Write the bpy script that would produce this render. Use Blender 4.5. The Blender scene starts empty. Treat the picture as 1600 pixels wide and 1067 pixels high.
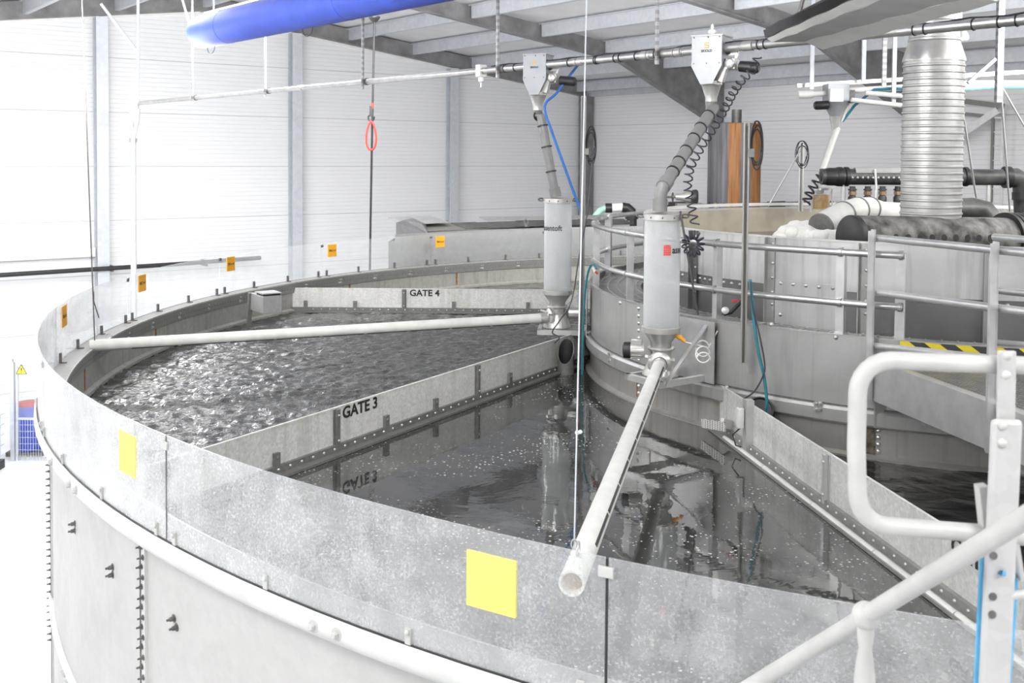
import bpy, math, random
from mathutils import Vector as V, Matrix
random.seed(7)
S = bpy.context.scene
COL = S.collection
PI = math.pi
rad = math.radians

# ------------------------------------------------------------------ camera geometry
FPX, CYP, PIT, ROLL = 1646.0734, 302.1168, .0366, .0074
H = 5.9                      # eye height above the hall floor
DZ = 1.3
CX, CY, R = 4.4217, 10.7695, 8.463      # main tank: R is the foot of the splash panels
SH = R - .085                           # steel wall of the tank
RIM, TOP, WATER = 2.81 + DZ, 3.30 + DZ, 2.40 + DZ
RI, RIN_TOP = 3.6, 3.285 + DZ
R2, R2_TOP = 3.05, 3.935 + DZ
cr_, sr_, cp_, sp_ = math.cos(ROLL), math.sin(ROLL), math.cos(PIT), math.sin(PIT)
EYE = V((0, 0, H))


def ray(u, v):
    x, y = (u - 800) / FPX, -(v - CYP) / FPX
    x, y = cr_ * x - sr_ * y, sr_ * x + cr_ * y
    return V((x, cp_ + y * sp_, -sp_ + y * cp_))


def atz(u, v, z):
    d = ray(u, v)
    return EYE + d * ((z - H) / d.z)


def aty(u, v, Y):
    d = ray(u, v)
    return EYE + d * (Y / d.y)


def atcyl(u, v, r, far=False):
    d = ray(u, v)
    a = d.x ** 2 + d.y ** 2
    b = -2 * (d.x * CX + d.y * CY)
    c = CX * CX + CY * CY - r * r
    D = max(b * b - 4 * a * c, 0)
    return EYE + d * ((-b + (1 if far else -1) * math.sqrt(D)) / (2 * a))


def atpl(u, v, P, n):
    d = ray(u, v)
    return EYE + d * ((P - EYE).dot(n) / d.dot(n))


def deg(P):
    return math.degrees(math.atan2(P.y - CY, P.x - CX))


def pol(r, a, z):
    a = rad(a)
    return V((CX + r * math.cos(a), CY + r * math.sin(a), z))


# hall axes: AX runs along the left wall, BX along the right wall, from the far corner C0
AA = .9332
AX = V((math.sin(AA), math.cos(AA), 0))
BX = V((math.cos(AA), -math.sin(AA), 0))
UP = V((0, 0, 1))
C0 = V((2.06, 31.2, 0))


def hall(s, t, z):
    return C0 + AX * s + BX * t + UP * z


# ------------------------------------------------------------------ mesh builder
def axes(d, up=UP):
    d = d.normalized()
    if abs(d.dot(up)) > .999:
        up = V((0, 1, 0)) if abs(d.y) < .9 else V((1, 0, 0))
    s = d.cross(up).normalized()
    return d, s, s.cross(d).normalized()


class MB:
    def __init__(self):
        self.v, self.f = [], []

    def add(self, vs, fs):
        n = len(self.v)
        self.v += [V(p) for p in vs]
        self.f += [tuple(i + n for i in q) for q in fs]
        return self

    def box(self, c, sx, sy, sz, ax=(V((1, 0, 0)), V((0, 1, 0)), V((0, 0, 1)))):
        c = V(c)
        vs = [c + ax[0] * (sx / 2 * i) + ax[1] * (sy / 2 * j) + ax[2] * (sz / 2 * k)
              for i in (-1, 1) for j in (-1, 1) for k in (-1, 1)]
        fs = [(0, 1, 3, 2), (4, 6, 7, 5), (0, 4, 5, 1), (2, 3, 7, 6), (0, 2, 6, 4), (1, 5, 7, 3)]
        if ax[0].cross(ax[1]).dot(ax[2]) < 0:
            fs = [q[::-1] for q in fs]
        return self.add(vs, fs)

    def bar(self, p, q, w, h, up=UP):
        p, q = V(p), V(q)
        d, s, u = axes(q - p, up)
        return self.box((p + q) / 2, (q - p).length, w, h, (d, s, u))

    def tube(self, pts, r, n=12, caps=True, closed=False):
        pts = [V(p) for p in pts]
        m = len(pts)
        rs = r if isinstance(r, (list, tuple)) else [r] * m
        tang = []
        for i in range(m):
            a = pts[(i - 1) % m] if (closed or i > 0) else pts[i]
            b = pts[(i + 1) % m] if (closed or i < m - 1) else pts[i]
            tang.append((b - a).normalized())
        d, s, u = axes(tang[0])
        vs, fs = [], []
        for i in range(m):
            t = tang[i]
            s = (s - t * s.dot(t)).normalized()
            u = s.cross(t)
            for k in range(n):
                an = 2 * PI * k / n
                vs.append(pts[i] + s * (rs[i] * math.cos(an)) + u * (rs[i] * math.sin(an)))
        rng = m if closed else m - 1
        for i in range(rng):
            j = (i + 1) % m
            for k in range(n):
                l = (k + 1) % n
                fs.append((i * n + k, i * n + l, j * n + l, j * n + k))
        if caps and not closed:
            fs.append(tuple(range(n - 1, -1, -1)))
            fs.append(tuple((m - 1) * n + k for k in range(n)))
        return self.add(vs, fs)

    def pipe(self, p, q, ro, ri, n=24):
        # open hollow pipe
        d, s, u = axes(V(q) - V(p))
        return self.rev(p, d, [(ri, 0), (ro, 0), (ro, (V(q) - V(p)).length), (ri, (V(q) - V(p)).length)], n, True)

    def rev(self, c, axis, prof, n=32, loop=False):
        c = V(c)
        d, s, u = axes(V(axis))
        vs, fs = [], []
        m = len(prof)
        for (r, h) in prof:
            for k in range(n):
                an = 2 * PI * k / n
                vs.append(c + d * h + s * (r * math.cos(an)) + u * (r * math.sin(an)))
        for i in range(m if loop else m - 1):
            j = (i + 1) % m
            for k in range(n):
                l = (k + 1) % n
                fs.append((i * n + k, i * n + l, j * n + l, j * n + k))
        if not loop:
            if prof[0][0] > 1e-6:
                fs.append(tuple(range(n - 1, -1, -1)))
            if prof[-1][0] > 1e-6:
                fs.append(tuple((m - 1) * n + k for k in range(n)))
        return self.add(vs, fs)

    def arc(self, prof, a0, a1, n=48, cx=CX, cy=CY):
        # sweep a closed (r, z) outline about the tank axis, angles in degrees
        vs, fs = [], []
        m = len(prof)
        full = abs(a1 - a0) >= 359.9
        steps = n if full else n + 1
        for i in range(steps):
            a = rad(a0 + (a1 - a0) * i / n)
            for (r, z) in prof:
                vs.append((cx + r * math.cos(a), cy + r * math.sin(a), z))
        for i in range(n):
            j = (i + 1) % steps
            for k in range(m):
                l = (k + 1) % m
                fs.append((i * m + k, j * m + k, j * m + l, i * m + l))
        if not full:
            fs.append(tuple(range(m)))
            fs.append(tuple(n * m + k for k in range(m - 1, -1, -1)))
        return self.add(vs, fs)

    def ring(self, r0, r1, z0, z1, a0=0, a1=360, n=96):
        return self.arc([(r0, z0), (r1, z0), (r1, z1), (r0, z1)], a0, a1, n)

    def prism(self, poly, o, ex, ey, ez, depth):
        o = V(o)
        m = len(poly)
        vs = [o + ex * x + ey * y + ez * k for k in (-depth / 2, depth / 2) for (x, y) in poly]
        fs = [tuple(range(m - 1, -1, -1)), tuple(range(m, 2 * m))]
        for i in range(m):
            j = (i + 1) % m
            fs.append((i, j, m + j, m + i))
        return self.add(vs, fs)

    def bolt(self, p, d, r=.012, h=.012):
        d = V(d).normalized()
        self.rev(V(p) - d * .002, d, [(r * 1.7, 0), (r * 1.7, .004)], 10)
        return self.rev(V(p) + d * .003, d, [(r, 0), (r, h * .7), (r * .7, h)], 6)

    def dome(self, p, d, r):
        return self.rev(V(p) - V(d).normalized() * r * .1, d, [(r, 0), (r * .9, r * .35), (r * .55, r * .65), (0, r * .78)], 10)

    def ball(self, c, r, n=16, sq=(1, 1, 1)):
        c = V(c)
        vs, fs = [], []
        m = n // 2
        for i in range(m + 1):
            th = PI * i / m
            for k in range(n):
                ph = 2 * PI * k / n
                vs.append(c + V((r * sq[0] * math.sin(th) * math.cos(ph), r * sq[1] * math.sin(th) * math.sin(ph), r * sq[2] * math.cos(th))))
        for i in range(m):
            for k in range(n):
                l = (k + 1) % n
                fs.append((i * n + k, (i + 1) * n + k, (i + 1) * n + l, i * n + l))
        return self.add(vs, fs)


def text_geo(body, size, ext=.001, bold=.0):
    cu = bpy.data.curves.new('tmp_text', 'FONT')
    cu.body = body
    cu.size = size
    cu.extrude = ext
    cu.offset = bold
    cu.resolution_u = 4
    ob = bpy.data.objects.new('tmp_text', cu)
    COL.objects.link(ob)
    dg = bpy.context.evaluated_depsgraph_get()
    dg.update()
    me = bpy.data.meshes.new_from_object(ob.evaluated_get(dg))
    vs = [v.co.copy() for v in me.vertices]
    fs = [tuple(p.vertices) for p in me.polygons]
    bpy.data.objects.remove(ob)
    bpy.data.curves.remove(cu)
    bpy.data.meshes.remove(me)
    return vs, fs


# ------------------------------------------------------------------ objects
LOC = {}


def tag(o, label, cat=None, group=None, kind=None):
    o['label'] = label
    if cat:
        o['category'] = cat
    if group:
        o['group'] = group
    if kind:
        o['kind'] = kind
    return o


def mesh_of(name, mb, off, smooth):
    me = bpy.data.meshes.new(name)
    me.from_pydata([tuple(p - off) for p in mb.v], [], mb.f)
    me.update()
    if smooth:
        me.shade_smooth()
        me.set_sharp_from_angle(angle=rad(38))
    return me


def thing(name, label, cat, loc, group=None):
    o = bpy.data.objects.new(name, None)
    o.empty_display_size = .1
    COL.objects.link(o)
    o.location = loc
    LOC[o] = V(loc)
    return tag(o, label, cat, group)


def part(name, mb, mat, parent, smooth=True, label=None, bevel=0):
    off = LOC[parent]
    o = bpy.data.objects.new(name, mesh_of(name, mb, off, smooth))
    o.data.materials.append(mat)
    o.parent = parent
    COL.objects.link(o)
    LOC[o] = off
    if label:
        o['label'] = label
    if bevel:
        b = o.modifiers.new('bevel', 'BEVEL')
        b.width = bevel
        b.segments = 2
        b.limit_method = 'ANGLE'
        b.angle_limit = rad(50)
    return o


def solo(name, mb, mat, label, cat=None, loc=(0, 0, 0), smooth=True, group=None, kind=None, bevel=0):
    loc = V(loc)
    o = bpy.data.objects.new(name, mesh_of(name, mb, loc, smooth))
    o.data.materials.append(mat)
    o.location = loc
    COL.objects.link(o)
    LOC[o] = loc
    if bevel:
        b = o.modifiers.new('bevel', 'BEVEL')
        b.width = bevel
        b.segments = 2
        b.limit_method = 'ANGLE'
    return tag(o, label, cat, group, kind)


_proto = {}


def stamp(name, key, make, mat, parent, p, d):
    """a small repeated part (bolt, rivet, clip): shared mesh, placed at p looking along d"""
    if key not in _proto:
        mb = MB()
        make(mb)
        me = mesh_of(name, mb, V((0, 0, 0)), True)
        me.materials.append(mat)
        _proto[key] = me
    o = bpy.data.objects.new(name, _proto[key])
    d, s, u = axes(V(d))
    m = Matrix((s, u, d)).transposed() if s.cross(u).dot(d) > 0 else Matrix((u, s, d)).transposed()
    o.matrix_local = Matrix.Translation(V(p) - LOC[parent]) @ m.to_4x4()
    o.parent = parent
    COL.objects.link(o)
    return o


Z = V((0, 0, 1))


def hexbolt(r, h):
    return lambda mb: mb.bolt((0, 0, 0), Z, r, h)


def domed(r):
    return lambda mb: mb.dome((0, 0, 0), Z, r)


# ------------------------------------------------------------------ materials
class NT:
    def __init__(self, name):
        self.m = bpy.data.materials.new(name)
        self.m.use_nodes = True
        self.t = self.m.node_tree
        self.t.nodes.clear()
        self.out = self.n('ShaderNodeOutputMaterial')

    def n(self, typ, ins=None, **kw):
        nd = self.t.nodes.new(typ)
        for k, v in kw.items():
            setattr(nd, k, v)
        for k, v in (ins or {}).items():
            sk = nd.inputs[k]
            if hasattr(v, 'links') or isinstance(v, bpy.types.NodeSocket):
                self.t.links.new(v, sk)
            else:
                if isinstance(v, (tuple, list)) and len(v) == 3 and sk.type == 'RGBA':
                    v = (*v, 1)
                sk.default_value = v
        return nd

    def math(self, op, a, b=0.0):
        return self.n('ShaderNodeMath', {0: a, 1: b}, operation=op).outputs[0]

    def mix(self, f, a, b):
        nd = self.n('ShaderNodeMix', data_type='RGBA')
        for i, v in ((0, f), (6, a), (7, b)):
            if isinstance(v, bpy.types.NodeSocket):
                self.t.links.new(v, nd.inputs[i])
            else:
                nd.inputs[i].default_value = (*v, 1) if isinstance(v, (tuple, list)) else v
        return nd.outputs[2]

    def noise(self, vec, scale, detail=4, rough=.55, dist=0):
        return self.n('ShaderNodeTexNoise', {'Vector': vec, 'Scale': scale, 'Detail': detail, 'Roughness': rough, 'Distortion': dist}).outputs[0]

    def coords(self, scale=(1, 1, 1), rot=(0, 0, 0)):
        tc = self.n('ShaderNodeNewGeometry')
        mp = self.n('ShaderNodeMapping', {'Vector': tc.outputs['Position'], 'Scale': scale, 'Rotation': rot})
        return mp.outputs[0]

    def ramp(self, v, a, b):
        return self.n('ShaderNodeMapRange', {0: v, 1: a, 2: b, 3: 0.0, 4: 1.0}, clamp=True).outputs[0]

    def bsdf(self, **kw):
        ins = {k.replace('_', ' '): v for k, v in kw.items()}
        return self.n('ShaderNodeBsdfPrincipled', ins)

    def finish(self, sh):
        self.t.links.new(sh if isinstance(sh, bpy.types.NodeSocket) else sh.outputs[0], self.out.inputs[0])
        return self.m


def plain(name, c, rough=.5, metal=0.0, var=.12, scale=6, bump=0, spec=.5, stretch=(1, 1, 1)):
    t = NT(name)
    co = t.coords(stretch)
    nz = t.noise(co, scale, 5)
    c2 = tuple(max(0, x * (1 - var * 2)) for x in c)
    c1 = tuple(min(1, x * (1 + var)) for x in c)
    k = {}
    if bump:
        k['Normal'] = t.n('ShaderNodeBump', {'Strength': bump, 'Distance': .01, 'Height': t.noise(co, scale * 4, 4)}).outputs[0]
    return t.finish(t.bsdf(Base_Color=t.mix(t.ramp(nz, .3, .7), c2, c1), Roughness=rough, Metallic=metal, Specular_IOR_Level=spec, **k))


def galv(name, c, rough=.42, metal=.55, spangle=28, amt=.16, stain=.25, streak=0.0, dirt=(.25, .24, .2)):
    """zinc coated sheet: crystal spangle, cloudy patches, optional run-down streaks"""
    t = NT(name)
    co = t.coords()
    vo = t.n('ShaderNodeTexVoronoi', {'Vector': co, 'Scale': spangle, 'Randomness': 1.0}, feature='F1')
    cell = t.n('ShaderNodeSeparateColor', {0: vo.outputs['Color']}).outputs[0]
    cloud = t.noise(co, 2.2, 6, .6)
    fine = t.noise(co, 60, 3)
    lo = tuple(x * (1 - amt) for x in c)
    hi = tuple(min(1, x * (1 + amt)) for x in c)
    col = t.mix(t.math('ADD', t.math('MULTIPLY', cell, .5), t.math('MULTIPLY', fine, .5)), lo, hi)
    col = t.mix(t.math('MULTIPLY', t.ramp(cloud, .5, .75), stain), col, tuple(x * .72 for x in c))
    if streak:
        st = t.noise(t.coords((9, 9, .5)), 1.3, 5, .6)
        col = t.mix(t.math('MULTIPLY', t.ramp(st, .5, .72), streak), col, dirt)
    ro = t.n('ShaderNodeMapRange', {0: cloud, 1: .3, 2: .7, 3: rough - .08, 4: rough + .12}).outputs[0]
    return t.finish(t.bsdf(Base_Color=col, Roughness=ro, Metallic=metal))


def wall_panel(name, c, zero, pitch):
    """sandwich wall panel: fine horizontal ribs and a dark joint every panel height"""
    t = NT(name)
    z = t.n('ShaderNodeSeparateXYZ', {0: t.n('ShaderNodeNewGeometry').outputs['Position']}).outputs[2]
    fr = t.math('FRACT', t.math('DIVIDE', t.math('SUBTRACT', z, zero - 20 * pitch), pitch))
    d = t.math('ABSOLUTE', t.math('SUBTRACT', fr, .5))
    joint = t.ramp(d, .494, .497)
    rib = t.math('ABSOLUTE', t.math('SUBTRACT', t.math('FRACT', t.math('MULTIPLY', fr, 12)), .5))
    hgt = t.math('SUBTRACT', t.ramp(rib, .36, .46), t.math('MULTIPLY', joint, 2.0))
    bm = t.n('ShaderNodeBump', {'Strength': .5, 'Distance': .012, 'Height': hgt})
    col = t.mix(joint, c, tuple(x * .55 for x in c))
    col = t.mix(t.math('MULTIPLY', t.ramp(rib, .42, .48), .10), col, tuple(x * .6 for x in c))
    return t.finish(t.bsdf(Base_Color=col, Roughness=.38, Specular_IOR_Level=.45, Normal=bm.outputs[0]))


def acrylic(name, haze, tint=(.97, .98, .98), scr=1.0, rough=.08):
    """clear plastic sheet, dusty and scratched; the dust film looks denser at a glancing angle"""
    t = NT(name)
    co = t.coords()
    sp = t.noise(co, 90, 3, .7)
    cl = t.noise(co, 5, 5, .6)
    sc = t.noise(t.coords((14, 14, 3), (.3, .2, .5)), 8, 4, .7)
    f = t.math('ADD', haze, t.math('MULTIPLY', t.ramp(sp, .50, .78), .20 * scr))
    f = t.math('ADD', f, t.math('MULTIPLY', t.ramp(cl, .4, .7), .10 * scr))
    f = t.math('ADD', f, t.math('MULTIPLY', t.ramp(sc, .55, .75), .07 * scr))
    lw = t.n('ShaderNodeLayerWeight', {'Blend': .5}).outputs['Facing']
    cs = t.math('MAXIMUM', t.math('SUBTRACT', 1.0, lw), .12)
    f = t.math('SUBTRACT', 1.0, t.math('POWER', t.math('SUBTRACT', 1.0, f), t.math('DIVIDE', .85, cs)))
    tr = t.n('ShaderNodeBsdfTransparent', {0: tint})
    df = t.n('ShaderNodeMixShader', {0: .45, 1: t.n('ShaderNodeBsdfDiffuse', {0: (.92, .93, .94)}).outputs[0], 2: t.n('ShaderNodeBsdfTranslucent', {0: (.92, .93, .94)}).outputs[0]})
    m1 = t.n('ShaderNodeMixShader', {0: t.n('ShaderNodeClamp', {0: f}).outputs[0], 1: tr.outputs[0], 2: df.outputs[0]})
    fr = t.math('ADD', .035, t.math('MULTIPLY', t.math('POWER', lw, 5.0), .85))
    gl = t.n('ShaderNodeBsdfGlossy', {'Color': (1, 1, 1), 'Roughness': rough})
    return t.finish(t.n('ShaderNodeMixShader', {0: fr, 1: m1.outputs[0], 2: gl.outputs[0]}))


def water(name, base, bump_scale, strength, stretch, foam=0.0, dist=.02, ior=1.45, rough=.02, swirl=0):
    t = NT(name)
    co = t.coords(stretch)
    h = t.noise(co, bump_scale, 5, .55, .6)
    h2 = t.noise(t.coords(), bump_scale * .22, 3, .5, .4)
    hh = t.math('ADD', h, t.math('MULTIPLY', h2, 1.2))
    bm = t.n('ShaderNodeBump', {'Strength': strength, 'Distance': dist, 'Height': hh})
    col = base
    k = {}
    if foam:
        vo = t.n('ShaderNodeTexVoronoi', {'Vector': t.coords(), 'Scale': 34, 'Randomness': 1.0}, feature='F1')
        pick = t.n('ShaderNodeSeparateColor', {0: vo.outputs['Color']}).outputs[0]
        dots = t.math('MULTIPLY', t.math('LESS_THAN', vo.outputs['Distance'], t.math('MULTIPLY', pick, .30)), t.ramp(t.noise(t.coords(), 1.1, 5, .65), .47, .6))
        fm = t.math('MULTIPLY', dots, foam)
        film = t.noise(t.coords((.9, 1.2, 1)), .9, 6, .6, 1.6)
        film = t.math('MULTIPLY', t.ramp(film, .50, .72), t.ramp(t.noise(t.coords(), 26, 3, .7), .35, .75))
        base = t.mix(t.math('MULTIPLY', film, .5), base, (.42, .42, .40))
        col = t.mix(fm, base, (.75, .75, .72))
        k['Roughness'] = t.math('ADD', t.math('MULTIPLY', fm, .5), rough)
    else:
        k['Roughness'] = rough
    return t.finish(t.bsdf(Base_Color=col, IOR=ior, Normal=bm.outputs[0], **k))


M = {}
M['wall'] = wall_panel('white_wall_panel', (.80, .81, .83), 5.58, 1.19)
M['wall_grey'] = wall_panel('grey_wall_panel', (.76, .76, .78), 5.58, 1.19)
M['roof'] = plain('roof_panel', (.72, .72, .73), .6, 0, .04, 2)
M['floor'] = plain('painted_floor', (.80, .81, .82), .35, 0, .04, .8)
M['rafter'] = plain('grey_steel', (.23, .23, .235), .55, .2, .18, 3)
M['purlin'] = galv('purlin_zinc', (.55, .57, .61), .5, .2, 14, .10, .3)
M['column'] = galv('column_zinc', (.60, .63, .68), .45, .25, 12, .1, .3)
M['tank'] = galv('tank_outer', (.54, .54, .53), .5, .35, 20, .05, .22)
M['rim'] = plain('rim_white_zinc', (.66, .66, .65), .42, .2, .05, 9)
M['rimdark'] = galv('inner_rim', (.34, .34, .33), .45, .45, 40, .14, .3)
M['tankin'] = galv('tank_inner', (.40, .40, .37), .5, .4, 22, .14, .35, .55, (.20, .19, .14))
M['gate'] = galv('gate_zinc', (.72, .72, .70), .45, .2, 55, .22, .4, .5, (.38, .39, .31))
M['trough'] = galv('trough_zinc', (.33, .33, .33), .5, .35, 26, .12, .4)
M['strip'] = galv('dark_strip', (.20, .20, .19), .5, .4, 40, .2, .3)
M['inner'] = galv('inner_stainless', (.48, .48, .475), .36, .62, 8, .05, .45, .6, (.30, .295, .28))
M['inner_low'] = galv('inner_lower', (.40, .39, .37), .42, .5, 8, .06, .4, .6, (.22, .20, .15))
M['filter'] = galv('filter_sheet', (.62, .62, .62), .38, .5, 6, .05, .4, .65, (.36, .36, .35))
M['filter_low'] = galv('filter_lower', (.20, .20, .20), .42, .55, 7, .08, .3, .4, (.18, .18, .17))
M['beige'] = plain('beige_lining', (.50, .46, .36), .6, 0, .08, 5)
M['steel'] = plain('stainless_tube', (.58, .58, .57), .28, .8, .08, 9)
M['alu'] = plain('aluminium', (.66, .66, .66), .34, .65, .06, 9)
M['bolt'] = plain('bolt_steel', (.62, .62, .60), .3, .8, .1, 30)
M['boltdark'] = plain('dark_bolt', (.16, .15, .15), .5, .4, .2, 30)
M['black'] = plain('black_plastic', (.022, .022, .024), .45, 0, .2, 12)
M['darkpipe'] = plain('dark_grey_pipe', (.085, .085, .085), .42, .1, .35, 5, .1)
M['dusty'] = plain('dusty_black_pipe', (.19, .185, .175), .6, .05, .5, 7, .2)
M['cable'] = plain('dark_cable', (.035, .035, .05), .45, 0, .1, 20)
M['bluehose'] = plain('blue_hose', (.03, .15, .50), .4, 0, .1, 10)
M['teal'] = plain('teal_hose', (.02, .20, .26), .4, 0, .1, 10)
M['mint'] = plain('mint_hose', (.40, .68, .56), .45, 0, .1, 10)
M['rope'] = plain('blue_rope', (.10, .42, .72), .6, 0, .1, 30)
M['white'] = plain('white_plastic', (.84, .84, .83), .4, 0, .03, 10)
M['paint'] = plain('white_paint_steel', (.50, .50, .49), .42, 0, .05, 14, .06)
M['plate'] = galv('plate_zinc', (.50, .50, .50), .5, .1, 30, .08, .2)
M['pvc'] = plain('white_pipe', (.74, .74, .71), .42, 0, .06, 8)
M['pvcgrey'] = plain('grey_pipe', (.22, .22, .22), .45, 0, .08, 9)
M['hopper'] = plain('hopper_zinc', (.37, .385, .41), .4, .25, .04, 9)
M['cone'] = plain('steel_cone', (.60, .59, .57), .3, .65, .06, 12)
M['orange'] = plain('orange_print', (.85, .40, .05), .5, 0, .04, 10)
M['ink'] = plain('black_print', (.015, .015, .015), .5, 0, .05, 20)
M['red'] = plain('red_print', (.78, .05, .04), .45, 0, .05, 20)
M['sling'] = plain('red_webbing', (.62, .06, .05), .7, 0, .15, 60)
M['sticker_o'] = plain('orange_sticker', (.90, .42, .02), .5, 0, .03, 20)
M['sticker_y'] = plain('yellow_sticker', (.92, .80, .16), .5, 0, .03, 20)
M['duct_blue'] = plain('blue_fabric', (.03, .07, .44), .6, 0, .10, 3, .1)
M['duct_grey'] = plain('grey_fabric', (.42, .42, .41), .8, 0, .12, 4, .15)
M['belly'] = plain('pale_grey_fabric', (.66, .66, .65), .8, 0, .06, 4, .1)
M['spiral'] = plain('spiral_zinc', (.56, .56, .55), .42, .6, .12, 5)
M['foam'] = plain('white_foam', (.82, .82, .79), .9, 0, .03, 8, .3)
M['glassy'] = acrylic('clear_panel', .13, scr=1.35, rough=.12)
M['glassy_far'] = acrylic('clear_panel_far', .09, scr=.25)
M['tubeclear'] = acrylic('clear_tube', .38, scr=.3, rough=.05)
M['jar'] = acrylic('clear_jar', .04, scr=.1, rough=.05)
M['calm'] = water('calm_water', (.034, .035, .034), 1.6, .10, (1, 1, 1), .9, .03, 1.8)
M['ripple'] = water('ripple_water', (.050, .052, .048), 30, .4, (.8, 1.4, 1), 0, .02, 1.75, .025)
M['dim'] = water('dark_water', (.018, .018, .018), 5, .35, (.7, 1.3, 1), 0, .03, 1.38, .03)
M['ledge'] = plain('pale_beige', (.78, .77, .72), .5, 0, .05, 8)  # even pale beige of the wall duct
M['feed'] = plain('feed_brown', (.42, .28, .15), .8, 0, .2, 20)
M['bluebox'] = plain('blue_drum', (.07, .12, .60), .45, 0, .06, 6)
M['ibc'] = plain('milky_plastic', (.66, .76, .82), .4, 0, .04, 6)
M['signyel'] = plain('sign_yellow', (.92, .78, .08), .5, 0, .02, 10)


def rust_mat():
    t = NT('rusty_vessel')
    p = t.n('ShaderNodeSeparateXYZ', {0: t.n('ShaderNodeTexCoord').outputs['Object']})
    x, y = p.outputs[0], p.outputs[1]
    ang = t.math('ARCTAN2', y, x)
    w = t.noise(t.coords((1, 1, .5)), 3, 5, .6)
    a = t.math('ADD', ang, t.math('MULTIPLY', t.math('SUBTRACT', w, .5), .10))
    b1 = t.math('LESS_THAN', t.math('ABSOLUTE', t.math('SUBTRACT', a, -1.77)), .225)
    b2 = t.math('LESS_THAN', t.math('ABSOLUTE', t.math('SUBTRACT', a, -.70)), .40)
    st = t.noise(t.coords((11, 11, .6)), 1.6, 5, .6)
    grey = t.mix(t.ramp(st, .35, .7), (.07, .07, .08), (.16, .16, .175))
    rust = t.mix(t.ramp(st, .3, .7), (.14, .055, .02), (.36, .16, .04))
    return t.finish(t.bsdf(Base_Color=t.mix(t.math('MAXIMUM', b1, b2), grey, rust), Roughness=.6, Metallic=.1))


M['rust'] = rust_mat()


def hazard_mat():
    t = NT('hazard_stripes')
    p = t.n('ShaderNodeSeparateXYZ', {0: t.n('ShaderNodeNewGeometry').outputs['Position']})
    ang = t.math('ARCTAN2', t.math('SUBTRACT', p.outputs[1], CY), t.math('SUBTRACT', p.outputs[0], CX))
    s = t.math('ADD', t.math('MULTIPLY', ang, 3.62), t.math('MULTIPLY', p.outputs[2], 1.35))
    f = t.math('FRACT', t.math('DIVIDE', s, .205))
    return t.finish(t.bsdf(Base_Color=t.mix(t.math('LESS_THAN', f, .5), (.05, .05, .05), (.80, .66, .03)), Roughness=.5))


M['hazard'] = hazard_mat()


def dots_mat(name, c, hole, scale, axis_scale=(1, 1, 1), thr=.28):
    """punched sheet: regular rows of holes"""
    t = NT(name)
    co = t.n('ShaderNodeMapping', {'Vector': t.n('ShaderNodeTexCoord').outputs['Object'], 'Scale': axis_scale}).outputs[0]
    fr = t.n('ShaderNodeVectorMath', {0: t.n('ShaderNodeVectorMath', {0: co, 1: (scale, scale, scale)}, operation='MULTIPLY').outputs[0]}, operation='FRACTION').outputs[0]
    d = t.n('ShaderNodeVectorMath', {0: fr, 1: (.5, .5, .5)}, operation='DISTANCE').outputs['Value']
    return t.finish(t.bsdf(Base_Color=t.mix(t.math('LESS_THAN', d, thr), c, hole), Roughness=.5, Metallic=.2))


M['perf'] = dots_mat('punched_sheet', (.78, .77, .72), (.10, .10, .09), 75, (1, 1, 1), .42)


def strut_mat():
    """slotted channel: a slot every few centimetres"""
    t = NT('slotted_channel')
    z = t.n('ShaderNodeSeparateXYZ', {0: t.n('ShaderNodeNewGeometry').outputs['Position']}).outputs[2]
    f = t.math('FRACT', t.math('MULTIPLY', z, 14))
    return t.finish(t.bsdf(Base_Color=t.mix(t.math('LESS_THAN', f, .5), (.40, .40, .42), (.27, .27, .28)), Roughness=.45, Metallic=.4))


M['strut'] = strut_mat()


def lamp_mat():
    t = NT('lamp_glow')
    return t.finish(t.n('ShaderNodeEmission', {0: (1, 1, 1), 1: 25.0}))


M['lamp'] = lamp_mat()

# ------------------------------------------------------------------ the hall
HALF, EAVE, SLOPE = 11.56, 7.63, .1306
RIDGE_S = -HALF
LEN_T = 33.0
RAFT_H, BAY, COLB = .36, 5.52, 4.55


def roof_z(s):
    return EAVE + SLOPE * (HALF - abs(s - RIDGE_S))


ZUP = (AX, BX, UP)
fl = MB().box(hall(-HALF, LEN_T / 2, -.1), 2 * HALF + 1, LEN_T + 1, .2, ZUP)
solo('floor', fl, M['floor'], 'bright white painted hall floor', kind='structure', smooth=False)


def gable(t, thick, name, label):
    poly = [(-2 * HALF, 0), (0, 0), (0, EAVE + .5), (RIDGE_S, roof_z(RIDGE_S) + .5), (-2 * HALF, EAVE + .5)]
    mb = MB().prism(poly, hall(0, t, 0), AX, UP, BX, thick)
    solo(name, mb, M['wall'], label, kind='structure', smooth=False)


gable(-.12, .2, 'wall_left', 'white ribbed panel wall behind the tank with vertical steel columns')
gable(LEN_T + .1, .2, 'wall_near', 'white panel wall closing the hall behind the viewer')
solo('wall_right', MB().box(hall(.3, LEN_T / 2, 4.2), .2, LEN_T + .4, 8.4, ZUP), M['wall_grey'], 'light grey ribbed panel wall at the back right of the hall', kind='structure', smooth=False)
solo('wall_side', MB().box(hall(-2 * HALF - .1, LEN_T / 2, 4.2), .2, LEN_T + .4, 8.4, ZUP), M['wall'], 'white panel long wall beside the viewer', kind='structure', smooth=False)
cl = MB()
for sg in (0, 1):
    s0, s1 = (RIDGE_S, .3) if sg == 0 else (-2 * HALF - .2, RIDGE_S)
    for k in (0,):
        z0, z1 = roof_z(s0) + RAFT_H + .02, roof_z(s1) + RAFT_H + .02
        mid = hall((s0 + s1) / 2, LEN_T / 2, (z0 + z1) / 2 + .06)
        d = (hall(s1, 0, z1) - hall(s0, 0, z0))
        dn = d.normalized()
        cl.box(mid, d.length, LEN_T + .4, .1, (dn, BX, dn.cross(BX)))
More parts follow.
